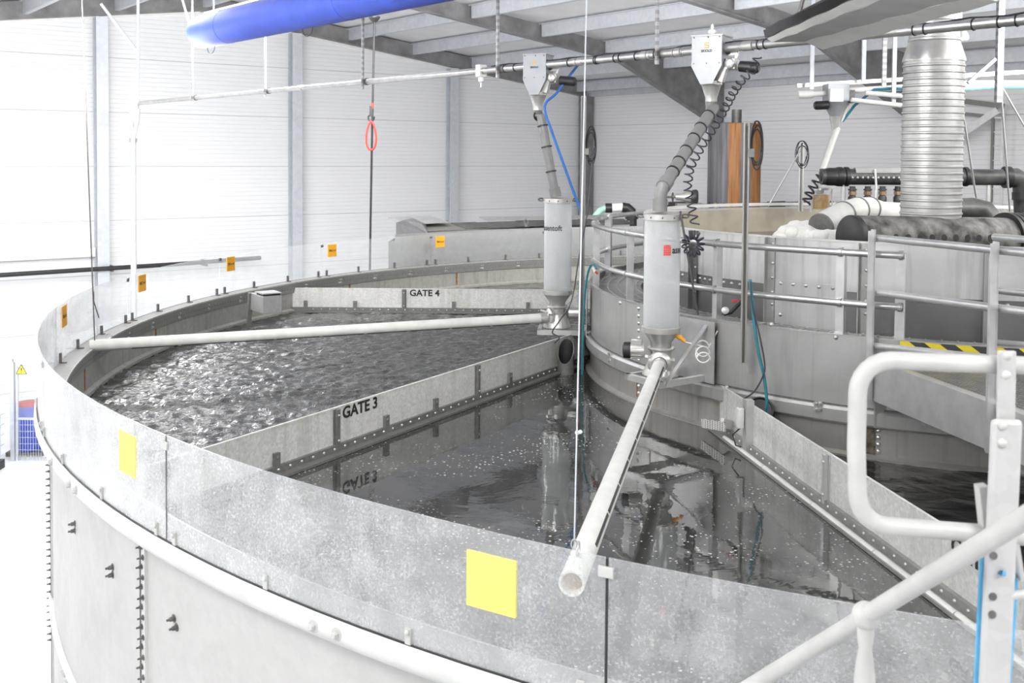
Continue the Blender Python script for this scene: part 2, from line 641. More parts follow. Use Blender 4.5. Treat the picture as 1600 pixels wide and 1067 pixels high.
solo('ceiling', cl, M['roof'], 'pale roof panels between the purlins', kind='structure', smooth=False)
# rafters: one welded beam per slope, with a haunch over the right-wall column
for i in range(7):
    t = i * BAY + (.12 if i == 0 else 0)
    if t > LEN_T:
        break
    for sg in (1, -1):
        s_e = 0 if sg > 0 else -2 * HALF
        mb = MB()
        poly = []
        zr = roof_z(RIDGE_S)
        if i == 0:
            prof = [(RIDGE_S, zr), (s_e, EAVE), (s_e, EAVE + RAFT_H), (RIDGE_S, zr + RAFT_H)]
        else:
            sh = s_e - sg * 3.6
            prof = [(RIDGE_S, zr), (sh, roof_z(sh)), (s_e - sg * .3, EAVE - .95), (s_e, EAVE - .95), (s_e, EAVE + RAFT_H), (RIDGE_S, zr + RAFT_H)]
        if sg < 0:
            prof = prof[::-1]
        mb.prism(prof, hall(0, t, 0), AX, UP, BX, .03 if i else .1)
        # flanges
        nb = len(prof)
        for (a, b) in ([(RIDGE_S, zr), (s_e, EAVE)],) if i == 0 else (((RIDGE_S, zr), (s_e - sg * 3.6, roof_z(s_e - sg * 3.6))), ((s_e - sg * 3.6, roof_z(s_e - sg * 3.6)), (s_e - sg * .3, EAVE - .95))):
            mb.bar(hall(a[0], t, a[1]), hall(b[0], t, b[1]), .17, .02)
        if i:
            for s in (s_e - sg * .3, s_e - sg * 1.9, s_e - sg * 3.6):
                zb = EAVE - .9 if abs(s - s_e) < .5 else (roof_z(s) if abs(s - s_e) > 3 else roof_z(s) - .4)
                mb.bar(hall(s, t, zb), hall(s, t, roof_z(s) + RAFT_H), .012, .16, AX)
        o = solo('roof_rafter', mb, M['rafter'], 'dark grey roof rafter, number %d counted from the left wall, %s slope' % (i + 1, 'right' if sg > 0 else 'near'), kind='structure', loc=hall((RIDGE_S + s_e) / 2, t, roof_z((RIDGE_S + s_e) / 2)), smooth=False)
    if i:
        cm = MB().box(hall(-.02, t, (EAVE - .95) / 2), .40, .02, EAVE - .95, ZUP)
        cm.box(hall(-.22, t, (EAVE - .95) / 2), .02, .22, EAVE - .95, ZUP).box(hall(.16, t, (EAVE - .95) / 2), .02, .22, EAVE - .95, ZUP)
        solo('steel_column', cm, M['rafter'], 'dark steel column against the right wall under rafter %d' % (i + 1), kind='structure', loc=hall(0, t, 0), smooth=False)
# purlins: Z sections between the frames
PS = [-.35 - 1.86 * k for k in range(7)] + [RIDGE_S * 2 + .35 + 1.86 * k for k in range(6)]
for s in PS:
    mb = MB()
    zb = roof_z(s) + .09
    for i in range(6):
        t0, t1 = i * BAY + .08, (i + 1) * BAY - .03
        t1 = min(t1, LEN_T)
        mb.box(hall(s, (t0 + t1) / 2, zb + .13), .02, t1 - t0, .26, ZUP)
        mb.box(hall(s + .045, (t0 + t1) / 2, zb), .09, t1 - t0, .014, ZUP)
        mb.box(hall(s - .045, (t0 + t1) / 2, zb + .26), .09, t1 - t0, .014, ZUP)
    solo('roof_purlin', mb, M['purlin'], 'galvanised roof purlin %.1f metres in from the right wall' % abs(s), kind='structure', loc=hall(s, 10, zb), smooth=False)
# eave strut over right wall
mb = MB().box(hall(.08, LEN_T / 2, EAVE + .2), .12, LEN_T, .42, ZUP)
solo('trim_1', mb, M['purlin'], 'galvanised eaves beam along the top of the right wall', kind='structure', smooth=False)
mb = MB()
for sg in (1, -1):
    a, b = hall(RIDGE_S, .0, roof_z(RIDGE_S) - .035), hall(0 if sg > 0 else -2 * HALF, .0, EAVE - .035)
    mb.bar(a, b, .06, .05)
solo('trim_2', mb, M['white'], 'white trim under the gable rafter on the left wall', kind='structure', smooth=False)
# columns on the left wall
for k in range(5):
    s = -COLB * k - (.12 if k else 0)
    if k == 0:
        mb = MB().box(hall(-.02, .2, EAVE / 2), .30, .30, EAVE, ZUP)
        solo('steel_column', mb, M['rafter'], 'dark grey corner column where left and right walls meet', kind='structure', loc=hall(s, .2, 0), smooth=False)
        continue
    zt = roof_z(s) - .04
    mb = MB()
    mb.box(hall(s, .13, zt / 2), .02, .22, zt, ZUP)
    mb.box(hall(s, .25, zt / 2), .25, .02, zt, ZUP)
    mb.box(hall(s, .02, zt / 2), .25, .02, zt, ZUP)
    solo('steel_column', mb, M['column'], ['', 'galvanised column on the left wall nearest the far corner', 'galvanised column on the left wall above the second orange sticker from the right', 'galvanised column on the left wall left of the white feed supply pipe', 'galvanised column on the left wall outside the picture'][k], kind='structure', loc=hall(s, .2, 0), smooth=False)
mb = MB().box(hall(-17.2, .06, 3.72), 12.6 - 6.0, .10, .20, ZUP)
solo('trim_3', mb, M['ledge'], 'pale cable duct along the left wall', kind='structure', smooth=False)
mb = MB().tube([hall(-22, .32, 3.32), hall(-12.2, .32, 3.38), hall(-10.2, .32, 3.42)], .05, 10)
t = thing('wall_pipe', 'black pipe running along the left wall behind the white supply pipe', 'pipe', hall(-16, .32, 3.35))
part('pipe', mb, M['black'], t)
for s in (-21, -18.5, -16, -13.6, -11.5):
    part('pipe_bracket', MB().box(hall(s, .15, 3.36), .04, .36, .13, ZUP), M['boltdark'], t, False)

# ------------------------------------------------------------------ the fish tank
tank = thing('fish_tank', 'huge round galvanised fish tank filling the hall', 'tank', (CX, CY, 0))
part('shell', MB().ring(SH - .008, SH, 0, RIM - .02, -180, 180, 220), M['tank'], tank)
part('lining', MB().ring(SH - .016, SH - .009, WATER - .6, RIM - .02, -180, 180, 220), M['tankin'], tank, label='grey stained inner face of the tank')
rb = [(SH - .005, RIM - .125), (R - .03, RIM - .12), (R + .010, RIM - .10), (R + .032, RIM - .06), (R + .030, RIM - .02), (R + .016, RIM), (SH - .005, RIM)]
part('rim_beam', MB().arc(rb, -180, 180, 220), M['rim'], tank, label='rounded white rim beam')
fl_ = [(R - .001, RIM), (SH - .006, RIM - .002), (SH - .012, RIM - .155), (SH - .035, RIM - .145), (SH - .055, RIM - .06), (SH - .068, RIM - .015), (SH - .068, RIM + .002), (R - .001, RIM + .002)]
flange = part('inner_flange', MB().arc(fl_[::-1], -180, 180, 220), M['rimdark'], tank, label='dark inner rim flange')
part('flange_bead', MB().ring(SH - .074, SH - .066, RIM - .012, RIM + .005, -180, 180, 220), M['bolt'], tank)
part('rim_gap_line', MB().ring(R + .007, R + .015, RIM, RIM + .006, -180, 180, 220), M['black'], tank)  # shade of the open groove at the panel foot, drawn as a black ring
part('base_ledge', MB().arc([(SH - .02, WATER - .02), (SH - .06, WATER + .0), (SH - .06, WATER + .03), (SH - .02, WATER + .05)][::-1], -180, 180, 200), M['tankin'], tank)
dots = MB()
for k in range(330):
    a = 60 + k * .42
    if a > 198:
        break
    dots.dome(pol(SH - .051, a, RIM - .085), pol(R - 1, a, RIM - .085) - pol(R, a, RIM - .085), .006)
o = part('punched_holes', dots, M['boltdark'], tank)
o['kind'] = 'stuff'
# bolt pairs on the inner flange
for px_, py_ in ((180, 520), (219, 512), (263, 500), (310, 490), (361, 460), (466, 442), (521, 434), (576, 428), (632, 423), (689, 417), (746, 413), (803, 410), (985, 403)):
    a = deg(atcyl(px_, py_, R, True))
    for dz in (-.055, -.105):
        for da in ((-.12, .12) if px_ > 430 else (0,)):
            p = pol(SH - .050, a + da, RIM + dz)
            stamp('rim_bolt', 'rimbolt', hexbolt(.013, .016), M['bolt'], tank, p, V((CX, CY, p.z)) - p)
# outer wall: vertical bolted seams, a horizontal seam ring and paired bolts
seam_a = (deg(atcyl(78, 900, SH)), deg(atcyl(227, 950, SH)), -118.6)
for a in seam_a:
    fl2 = MB()
    er = pol(1, a, 0) - pol(0, a, 0)
    et = V((-er.y, er.x, 0))
    zt, zb = RIM - .14, RIM - 3.9
    fl2.box(pol(SH + .004, a, (zt + zb) / 2), .02, .05, zt - zb, (er, et, UP))
    sf = part('seam_flange', fl2, M['rim'], tank, False)
    part('seam_gap', MB().box(pol(SH + .012, a - .16, (zt + zb) / 2), .012, .010, zt - zb, (er, et, UP)), M['boltdark'], sf, False)
    for k in range(31):
        z = zt - .03 - k * .0505
        p = pol(SH + .014, a + (.05 if k % 2 else -.05), z)
        stamp('seam_bolt', 'seambolt', lambda mb: (mb.bolt((0, 0, 0), Z, .009, .014), mb.tube([(0, 0, .012), (0, 0, .030)], .005, 8)), M['boltdark'] if a < -140 or k < 9 else M['paint'], sf, p, er)
hoop = [(SH - .002, RIM - 1.40), (SH + .03, RIM - 1.395), (SH + .03, RIM - 1.37), (SH - .002, RIM - 1.365)]
hp = part('hoop_flange', MB().arc(hoop, -180, 180, 200), M['rim'], tank)
for k in range(24):
    a = -148.3 + k * .9
    p = pol(SH + .02, a, RIM - 1.40)
    stamp('hoop_bolt', 'hoopbolt', hexbolt(.014, .03), M['paint'], hp, p, V((0, 0, -1)))
for (u, v) in ((117, 818), (117, 829), (176, 886), (176, 898), (272, 966), (276, 980)):
    p = atcyl(u, v, SH)
    stamp('wall_bolt', 'wallbolt', lambda mb: (mb.bolt((0, 0, 0), Z, .012, .022), mb.tube([(0, 0, .02), (0, 0, .038)], .006, 8)), M['boltdark'] if u < 200 else M['bolt'], tank, p, p - V((CX, CY, p.z)))
for (u, v) in ((109, 757), (119, 766), (490, 978), (526, 991), (81, 722)):
    p = atcyl(u, v, R + .030)
    stamp('rim_beam_bolt', 'beambolt', hexbolt(.016, .018), M['paint'], tank, p, p - V((CX, CY, p.z)))
# rust runs on the inside wall
for (u, v0, v1) in ((232, 510, 524), (117, 576, 600), (540, 438, 450), (709, 423, 443)):
    p = atcyl(u, v0, R - .02, True)
    a = deg(p)
    rn = MB().ring(SH - .022, SH - .0165, WATER + .06, RIM - .15, a - .10, a + .10, 2)
    part('rust_run', rn, plain('rust_run', (.30, .15, .06), .7, 0, .4, 40), tank)

# clear splash panels on the rim
JO = [-103.2, -119.0, -135.15, -150.6, -166.24, -181.8, -196.9, -212.0, -227.4, -242.8, -258.2, -273.6]
ST = {  # sticker: angle centre, half-width in degrees, kind, text
    1: (-121.97, .68, 'y', None), 2: (-138.0, .66, 'y', None), 4: (-168.5, .62, 'o', '385,6 m³'), 5: (-184.4, .62, 'o', '387,7 m³'),
    6: (-198.6, .60, 'o', '385,6 m³'), 7: (-213.5, .60, 'o', '386,0 m³'), 8: (-228.7, .60, 'o', '385,6 m³')}
PL = ['clear splash panel at the right end of the near rim, behind the white handrail',
      'dusty clear splash panel with the big yellow sticker nearest the viewer',
      'clear splash panel with the yellow sticker on the left of the near rim',
      'blank clear splash panel at the far left bend of the rim',
      'clear splash panel with the narrowest orange sticker at the left bend',
      'clear splash panel with the orange sticker right of the vertical white pipe',
      'clear splash panel with the third orange sticker, left of the red sling',
      'clear splash panel with the orange sticker under the red sling',
      'clear splash panel in front of the grey trough, with yellow orange sticker',
      'blank clear splash panel behind the left clear feed tube',
      'blank clear splash panel on the far rim behind the railing']
STK = {}
for i in range(11):
    a0, a1 = JO[i + 1] + .045, JO[i] - .045
    far = i > 3
    am = (a0 + a1) / 2
    pn = thing('splash_panel', PL[i], 'panel', pol(R, am, RIM), 'clear splash panels around the rim')
    sh = MB().ring(R + .000, R + .006, RIM + .002, TOP, a0, a1, 24)
    part('clear_sheet', sh, M['glassy_far'] if far else M['glassy'], pn)
    # brackets at the foot of the sheet
    for a in (a1 - .55, a1 - (a1 - a0) / 3, a0 + (a1 - a0) / 3, a0 + .55):
        br = MB()
        er = pol(1, a, 0) - pol(0, a, 0)
        et = V((-er.y, er.x, 0))
        if far:
            br.box(pol(R - .014, a, RIM + .045), .02, .028, .085, (er, et, UP)).box(pol(R - .035, a, RIM + .006), .06, .028, .01, (er, et, UP))
        else:
            br.box(pol(R + .012, a, RIM + .035), .008, .026, .06, (er, et, UP))
        br.dome(pol(R + (-.02 if far else .02), a, RIM + .05), er * (-1 if far else 1), .011)
        part('foot_bracket', br, M['boltdark'] if far else M['paint'], pn, False)  # far brackets get a dark colour that stands for backlighting
    if i < 4:
        part('joint_gap_strip', MB().ring(R + .001, R + .005, RIM + .004, TOP - .004, a0 - .075, a0 - .012, 1), M['black'], pn, False)  # black strip added so the open panel joint looks dark
    # clip across the joint at the top
    if i != 10:
        a = JO[i + 1]
        er = pol(1, a, 0) - pol(0, a, 0)
        et = V((-er.y, er.x, 0))
        ck = MB().box(pol(R + (-.006 if far else .012), a, TOP - .045), .012, .055 if not far else .05, .036, (er, et, UP))
        part('joint_clip', ck, M['boltdark'] if far else M['paint'], pn, False, bevel=.003)  # far clips likewise darkened in colour, as if seen against the light
    if i in ST:
        a, hw, kd, tx = ST[i]
        z1, z0 = (3.265 + DZ, 3.085 + DZ) if kd == 'o' else (3.225 + DZ, 3.025 + DZ)
        if i == 1:
            z1, z0 = 3.218 + DZ, 3.024 + DZ
        st = MB().ring(R - .003, R + .009, z0, z1, a - hw, a + hw, 6)
        sk = part('sticker', st, M['sticker_o'] if kd == 'o' else M['sticker_y'], pn, label='%s rectangular sticker' % ('orange' if kd == 'o' else 'pale yellow'))
        if tx:
            vs, fs = text_geo(tx, .042, .0004, .0006)
            w = max(p.x for p in vs)
            mb = MB()
            mb.add([pol(R - .0045 - p.z, a - math.degrees((p.x - w / 2) / R), (z0 + z1) / 2 - .012 + p.y) for p in vs], fs)
            part('sticker_text', mb, M['ink'], sk, False)

# ------------------------------------------------------------------ water
G3 = (-210.6, 3.33)
GR = (-171.35, 3.05)
G4 = (-270.0, 3.79)


def gp(g, r, z):
    """point at radius r on a gate line (beta, d): the gates lie tangent to the inner tank"""
    b, d = g
    return pol(r, b + math.degrees(math.acos(min(1, d / r))), z)


def sector(g0, g1, z, n, m):
    mb = MB()
    vs, fs = [], []
    for i in range(n + 1):
        f = i / n
        b, d = g0[0] + (g1[0] - g0[0]) * f, g0[1] + (g1[1] - g0[1]) * f
        r0 = max(RI - .06, d + .005)
        for k in range(m + 1):
            r = r0 + (SH - .012 - r0) * k / m
            vs.append(gp((b, d), r, z))
    for i in range(n):
        for k in range(m):
            q = (i * (m + 1) + k, i * (m + 1) + k + 1, (i + 1) * (m + 1) + k + 1, (i + 1) * (m + 1) + k)
            fs.append(q[::-1])
    return mb.add(vs, fs)


solo('water', sector(GR, G3, WATER, 24, 40), M['calm'], 'calm dark water with foam specks between gate 3 and the near gate', loc=(0, 0, 0), kind='stuff')
from mathutils import noise as mnoise


def waves(mb, amp, sc):
    for p in mb.v:
        q = V((p.x * sc * .85, p.y * sc * 1.5, 0))
        h = mnoise.noise(q) + .55 * mnoise.noise(q * 2.3 + V((7, 3, 1))) + .6 * mnoise.noise(q * .35 + V((1, 9, 4)))
        p.z += amp * h
    return mb


solo('water', waves(sector(G3, G4, WATER, 330, 230), .026, 7.5), M['ripple'], 'choppy rippled water between gate 3 and gate 4', kind='stuff')
solo('water', waves(sector(G4, (-330, 3.3), WATER, 160, 90), .010, 4), M['ripple'], 'dark rippled water beyond gate 4', kind='stuff')
solo('water', waves(sector((-90, 3.2), GR, WATER, 170, 130), .011, 6), M['dim'], 'dark moving water right of the near gate, under the footbridge', kind='stuff')


# ------------------------------------------------------------------ gates
def gate(g, r0, r1, label, struts, text, tx_r, clips, side, zt, lower=.0, txt_z=.0, tsize=.122, pipe=False, mirror=False):
    """side: +1 / -1 tells on which side of the sheet the struts and lettering sit"""
    b, d = g
    p0, p1 = gp(g, r0, 0), gp(g, r1, 0)
    e = (p1 - p0).normalized()
    nrm = V((-e.y, e.x, 0)) * side
    L = (p1 - p0).length
    G = thing('tank_gate', label, 'gate', (p0 + p1) / 2 + UP * WATER)
    ax = (e, nrm, UP)
    c = (p0 + p1) / 2
    part('gate_sheet', MB().box(c + UP * ((WATER - .5 + zt) / 2), L, .012, zt - WATER + .5, ax), M['gate'], G, False)
    part('top_edge', MB().box(c + UP * zt, L, .018, .012, ax), M['gate'], G, False)
    st = MB().box(c + nrm * .02 + UP * (WATER + .035), L, .03, .07, ax)
    st.box(c + nrm * .06 + UP * (WATER + .012), L, .09, .018, ax)
    rail = part('bottom_rail', st, M['rimdark'] if pipe else M['strip'], G, False)
    n = int(L / .115)
    for k in range(min(n, 60)):
        p = p0 + e * (L * (k + .5) / n) + nrm * .036 + UP * (WATER + .045)
        stamp('rivet', 'gaterivet', domed(.011), M['bolt'], rail, p, nrm)
    if pipe:
        seg = 7
        pp = MB()
        for k in range(seg):
            a, bb = p0 + e * (.3 + (L - .3) * k / seg + .006) + nrm * .075, p0 + e * (.3 + (L - .3) * (k + 1) / seg - .006) + nrm * .075
            pp.tube([a + UP * (WATER + .015), bb + UP * (WATER + .012)], .021, 12)
        part('edge_pipe', pp, M['pvc'], G, label='segmented white pipe at the water line')
    for s in struts:
        p = gp(g, s, 0)
        sb = MB().box(p + nrm * .022 + UP * ((WATER + zt) / 2 + .02), .036, .032, zt - WATER - .05, ax)
        sb.box(p + nrm * .010 + UP * ((WATER + zt) / 2 + .02), .06, .01, zt - WATER - .05, ax)
        so = part('strut', sb, M['strip'] if not pipe else M['alu'], G, False)
        for zz in (zt - .05, WATER + .10):
            stamp('strut_bolt', 'strutbolt', domed(.010), M['bolt'], so, p + nrm * .039 + UP * zz, nrm)
    for s in clips:
        p = gp(g, s, 0)
        cb = MB().box(p + nrm * .018 + UP * (WATER + .115), .05, .03, .09, ax)
        cb.dome(p + nrm * .033 + UP * (WATER + .13), nrm, .014)
        part('clip', cb, M['strip'], G, False)
    if text:
        vs, fs = text_geo(text, tsize, .0006, .0035)
        w = max(p.x for p in vs)
        vs = [V((p.x * .415 / w, p.y, p.z)) for p in vs]
        ex = e if nrm.dot(e.cross(UP)) > 0 else -e
        o0 = gp(g, tx_r, 0) + nrm * .0085 + UP * txt_z
        mb = MB().add([o0 + ex * p.x + UP * p.y + nrm * p.z for p in vs], fs)
        part('lettering', mb, M['ink'], G, False, label='black letters %s' % text)
    return G, e, nrm


gate(G3, 3.42, SH - .015, 'galvanised gate wall lettered GATE 3 between rippled and calm water', (4.95, 6.5, 7.9), 'GATE 3', 6.435, (4.55, 5.45, 6.0, 7.05), 1, 2.735 + DZ, txt_z=2.642 + DZ)
gate(G4, 3.80, SH - .015, 'galvanised gate wall lettered GATE 4 at the back of the tank', (7.02,), 'GATE 4', 6.955, (6.45, 5.65, 7.6, 8.2), 1, 2.73 + DZ, txt_z=2.635 + DZ)
gate(GR, 3.60, SH - .015, 'galvanised gate wall with white edge pipe running down to the near right', (4.92, 6.6), 'GATE 2', 6.05, (), -1, 2.755 + DZ, txt_z=2.655 + DZ, pipe=True)
# control box and post on the inner end of the near gate
_g, _e, _n = GR, (gp(GR, 7, 0) - gp(GR, 4, 0)).normalized(), None
_n = V((-_e.y, _e.x, 0)) * -1
cb = thing('sensor_box', 'small white sensor box on the inner post of the near gate', 'box', gp(GR, 4.0, WATER + .2))
pp = gp(GR, 4.0, 0)
part('post', MB().box(pp + _n * .03 + UP * (WATER + .19), .075, .06, .42, (_e, _n, UP)), M['alu'], cb, False)
part('housing', MB().box(pp + _n * .085 - _e * .02 + UP * (WATER + .26), .055, .045, .15, (_e, _n, UP)), M['white'], cb, bevel=.006)
b0 = pp + _n * .09 - _e * .02
part('cable', MB().tube([b0 + UP * (WATER + .18), b0 + _n * .03 - _e * .06 + UP * (WATER + .12), b0 - _e * .02 + _n * .02 + UP * (WATER + .05), b0 + _e * .03 + UP * (WATER + .05)], .006, 8), M['cable'], cb)
part('gland', MB().tube([b0 + UP * (WATER + .33), b0 + UP * (WATER + .37)], .010, 8), M['alu'], cb)

# ------------------------------------------------------------------ inner tank
it = thing('inner_tank', 'smooth stainless inner tank rising in the middle of the big tank', 'tank', (CX, CY, WATER))
part('upper_wall', MB().ring(RI - .006, RI, 2.75 + DZ, RIN_TOP, -180, 180, 160), M['inner'], it)
part('top_edge', MB().ring(RI - .03, RI + .004, RIN_TOP - .006, RIN_TOP + .004, -180, 180, 160), M['steel'], it)
bd = [(RI - .004, 2.63 + DZ), (RI + .03, 2.632 + DZ), (RI + .048, 2.65 + DZ), (RI + .048, 2.735 + DZ), (RI + .03, 2.755 + DZ), (RI - .004, 2.76 + DZ)]
band = part('belt_flange', MB().arc(bd, -180, 180, 160), M['inner'], it)
part('belt_gap', MB().ring(RI - .002, RI + .012, 2.757 + DZ, 2.768 + DZ, -180, 180, 160), M['boltdark'], it)
part('lower_wall', MB().ring(RI - .012, RI - .004, WATER - .6, 2.64 + DZ, -180, 180, 160), M['inner_low'], it, label='stained lower wall above the water')
part('ledge', MB().arc([(RI - .01, WATER - .03), (RI + .05, WATER - .02), (RI + .05, WATER + .012), (RI - .01, WATER + .03)], -180, 180, 160), M['inner_low'], it)
for (u, v0, v1, n) in ((998, 482, 562, 8), (998, 592, 614, 3), (1371, 628, 634, 2), (1372, 662, 705, 5)):
    for k in range(n):
        p = atcyl(u, v0 + (v1 - v0) * k / max(1, n - 1), RI)
        stamp('rivet', 'innerrivet', domed(.019), M['bolt'], it, p, p - V((CX, CY, p.z)))
for (u, v) in ((952, 552), (952, 563), (1135, 606), (1135, 615), (1275, 631), (1281, 631), (1275, 640), (1281, 640), (1444, 651), (1452, 652), (1444, 660), (1452, 661)):
    p = atcyl(u, v, RI + .048)
    stamp('belt_bolt', 'beltbolt', hexbolt(.013, .014), M['bolt'], band, p, p - V((CX, CY, p.z)))
for (u, v) in ((969, 473), (1306, 527), (1205, 507)):
    p = atcyl(u, v, RI)
    stamp('rivet', 'innerrivet', domed(.019), M['bolt'], it, p, p - V((CX, CY, p.z)))
for u in (1012, 1100, 1372):
    a = deg(atcyl(u, 520, RI))
    part('sheet_lap', MB().ring(RI, RI + .005, 2.77 + DZ, RIN_TOP - .01, a, a + .9, 2), M['inner'], it, False)
a0, a1 = deg(atcyl(1406, 540, RI)), -84
part('hazard_tape', MB().ring(RI + .001, RI + .004, 3.185 + DZ, 3.28 + DZ, a0, a1, 20), M['hazard'], it, label='yellow and black striped warning tape')
ra = deg(atcyl(998, 600, RI))
part('rust_run', MB().ring(RI - .004, RI - .002, WATER + .05, 2.63 + DZ, ra - .7, ra - .25, 2), plain('rust_run_two', (.27, .15, .07), .7, 0, .4, 30), it)
ra = deg(atcyl(1364, 680, RI))
part('rust_run', MB().ring(RI - .004, RI - .002, WATER + .02, 2.63 + DZ, ra - .8, ra + .3, 2), plain('dark_run', (.13, .11, .08), .7, 0, .4, 30), it)

# walkway grating between inner tank and filter tank
wk = MB()
for k in range(170):
    a = -180 + k * 360 / 170
    wk.bar(pol(R2 + .02, a, 3.215 + DZ), pol(RI - .03, a, 3.215 + DZ), .012, .025)
for r in (3.12, 3.22, 3.32, 3.42, 3.52):
    wk.ring(r - .005, r + .005, 3.20 + DZ, 3.228 + DZ, -180, 180, 120)
o = solo('walkway_grating', wk, M['alu'], 'ring walkway of open bar grating between inner tank and filter tank', 'walkway', (CX, CY, 3.2 + DZ), False)

# ------------------------------------------------------------------ filter tank
ft = thing('filter_tank', 'raised round sheet metal tank inside the ring walkway, holding dark pipes', 'tank', (CX, CY, 3.2 + DZ))
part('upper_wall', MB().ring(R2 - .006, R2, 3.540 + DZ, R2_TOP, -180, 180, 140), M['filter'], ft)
part('top_edge', MB().ring(R2 - .03, R2 + .008, R2_TOP - .004, R2_TOP + .008, -180, 180, 140), M['rim'], ft)
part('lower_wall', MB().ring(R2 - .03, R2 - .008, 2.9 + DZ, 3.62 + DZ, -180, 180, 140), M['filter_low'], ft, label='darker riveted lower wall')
part('lining', MB().ring(R2 - .052, R2 - .045, 3.0 + DZ, R2_TOP - .004, -180, 180, 140), M['beige'], ft, label='beige inner lining')
part('inner_rail', MB().arc([(R2 - .05, R2_TOP + .035), (R2 + .0, R2_TOP + .035), (R2 + .0, R2_TOP + .07), (R2 - .05, R2_TOP + .07)], 0, 175, 80), M['white'], ft)
part('water', MB().ring(.05, R2 - .018, 3.50 + DZ, 3.64 + DZ, -180, 180, 60), M['dim'], ft, False)
for u in (1087, 1206, 1351, 1546):
    a = deg(atcyl(u, 380, R2))
    er = pol(1, a, 0) - pol(0, a, 0)
    et = V((-er.y, er.x, 0))
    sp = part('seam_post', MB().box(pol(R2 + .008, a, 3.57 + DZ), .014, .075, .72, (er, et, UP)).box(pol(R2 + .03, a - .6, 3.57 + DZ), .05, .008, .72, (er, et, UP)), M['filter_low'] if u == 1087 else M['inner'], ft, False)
    for z in (3.88, 3.72, 3.60, 3.48, 3.38):
        stamp('seam_bolt', 'filterbolt', domed(.014), M['bolt'], sp, pol(R2 + .016, a + .4, z + DZ), er)
for u in (1065, 1075, 1092, 1100, 1108, 1120, 1130, 1142, 1155, 1436, 1464, 1492, 1520, 1575):
    a = deg(atcyl(u, 460, R2))
    p = pol(R2 - .008, a, 3.505 + DZ)
    stamp('rivet', 'filterrivet', domed(.017), M['bolt'], ft, p, p - V((CX, CY, p.z)))
a0, a1 = deg(atcyl(1211, 470, R2)), deg(atcyl(1312, 470, R2))
cp = part('cover_plate', MB().ring(R2 - .004, R2 + .006, 3.22 + DZ, 3.585 + DZ, a0, a1, 10), M['filter'], ft, label='bright bolted cover plate')
for k in range(5):
    a = a0 + (a1 - a0) * (.10 + .2 * k)
    for z in ((3.56, 3.44, 3.30) if k in (0,) else (3.56,)):
        p = pol(R2 + .006, a, z + DZ)
        stamp('plate_bolt', 'filterrivet2', domed(.017), M['bolt'], cp, p, p - V((CX, CY, p.z)))

# foam heaped inside the filter tank
fo = MB()
for (u, v, Y, r) in ((1245, 352, 9.6, .17), (1265, 350, 9.9, .20), (1282, 345, 10.2, .18), (1295, 368, 9.2, .15), (1230, 358, 9.6, .12), (1305, 362, 9.3, .14), (1278, 362, 9.3, .14)):
    c = aty(u, v, Y)
    c.z = 3.86 + DZ
    fo.ball(c, r, 18, (1.15, 1, .72))
    for q in range(5):
        an = random.random() * 6.28
        fo.ball(c + V((math.cos(an) * r * .7, math.sin(an) * r * .7, r * .28)), r * .42, 12)
solo('foam', fo, M['foam'], 'white foam heaped at the near edge of the filter tank', loc=aty(1265, 360, 9.5), kind='stuff')

# ------------------------------------------------------------------ guard railing on the inner tank
gr = thing('guard_railing', 'grey tube guard railing around the ring walkway', 'railing', (CX, CY, RIN_TOP))
end_a = deg(atcyl(1412, 400, RI))
for z in (3.895 + DZ, 3.52 + DZ):
    pts = [pol(RI - .03, end_a - k * 2.0, z) for k in range(0, 138)]
    part('rail', MB().tube(pts, .026, 12), M['steel'], gr)
pa = [deg(atcyl(u, v, RI)) for (u, v) in ((1404, 525), (1309, 520), (1112, 495), (974, 465))] + [-181, -201, -221, -241, -262, -284, -306, -328, -350]
for a in pa:
    er = pol(1, a, 0) - pol(0, a, 0)
    et = V((-er.y, er.x, 0))
    ps = part('post', MB().box(pol(RI - .065, a, 3.55 + DZ), .04, .07, .72, (er, et, UP)).box(pol(RI - .04, a + .5, 3.55 + DZ), .05, .008, .72, (er, et, UP)), M['alu'], gr, False)
    for z in (3.895 + DZ, 3.52 + DZ):
        cm = MB()
        c = pol(RI - .03, a, z)
        cm.tube([c - et * .012, c + et * .012], .034, 12)
        cm.box(c + er * -.02 + UP * .028, .05, .024, .012, (er, et, UP))
        part('clamp', cm, M['steel'], ps)

# ------------------------------------------------------------------ footbridge
P1 = atcyl(1362, 600, RI + .06)
P1.z = 0
P2 = aty(1553, 600, 6.25)
P2.z = 0
eb = (P2 - P1).normalized()
nb = V((eb.y, -eb.x, 0))        # towards the right of the photo
if nb.x < 0:
    nb = -nb
P3 = P2 + eb * 1.9
bz = 3.10 + DZ
fb = thing('footbridge', 'aluminium footbridge with three-bar railing crossing to the inner tank', 'bridge', (P1 + P3) / 2 + UP * bz)
axb = (eb, nb, UP)
Lb = (P3 - P1).length
for off, nm in ((0, 'near'), (.95, 'far')):
    sg = MB().box((P1 + P3) / 2 + nb * off + UP * (bz - .11), Lb, .012, .29, axb)
    sg.box((P1 + P3) / 2 + nb * (off + .03) + UP * (bz + .03), Lb, .07, .012, axb)
    part('stringer', sg, M['alu'], fb, False)
dk = MB()
n = int(Lb / .035)
for k in range(n):
    c = P1 + eb * (.02 + Lb * k / n) + nb * .475 + UP * (bz + .025)
    dk.box(c, .008, .9, .022, axb)
for k in range(24):
    dk.box((P1 + P3) / 2 + nb * (.04 + k * .0378) + UP * (bz + .022), Lb, .006, .026, axb)
part('grating', dk, M['steel'], fb, False)


def zat(u, v, P):
    return aty(u, v, P.y).z


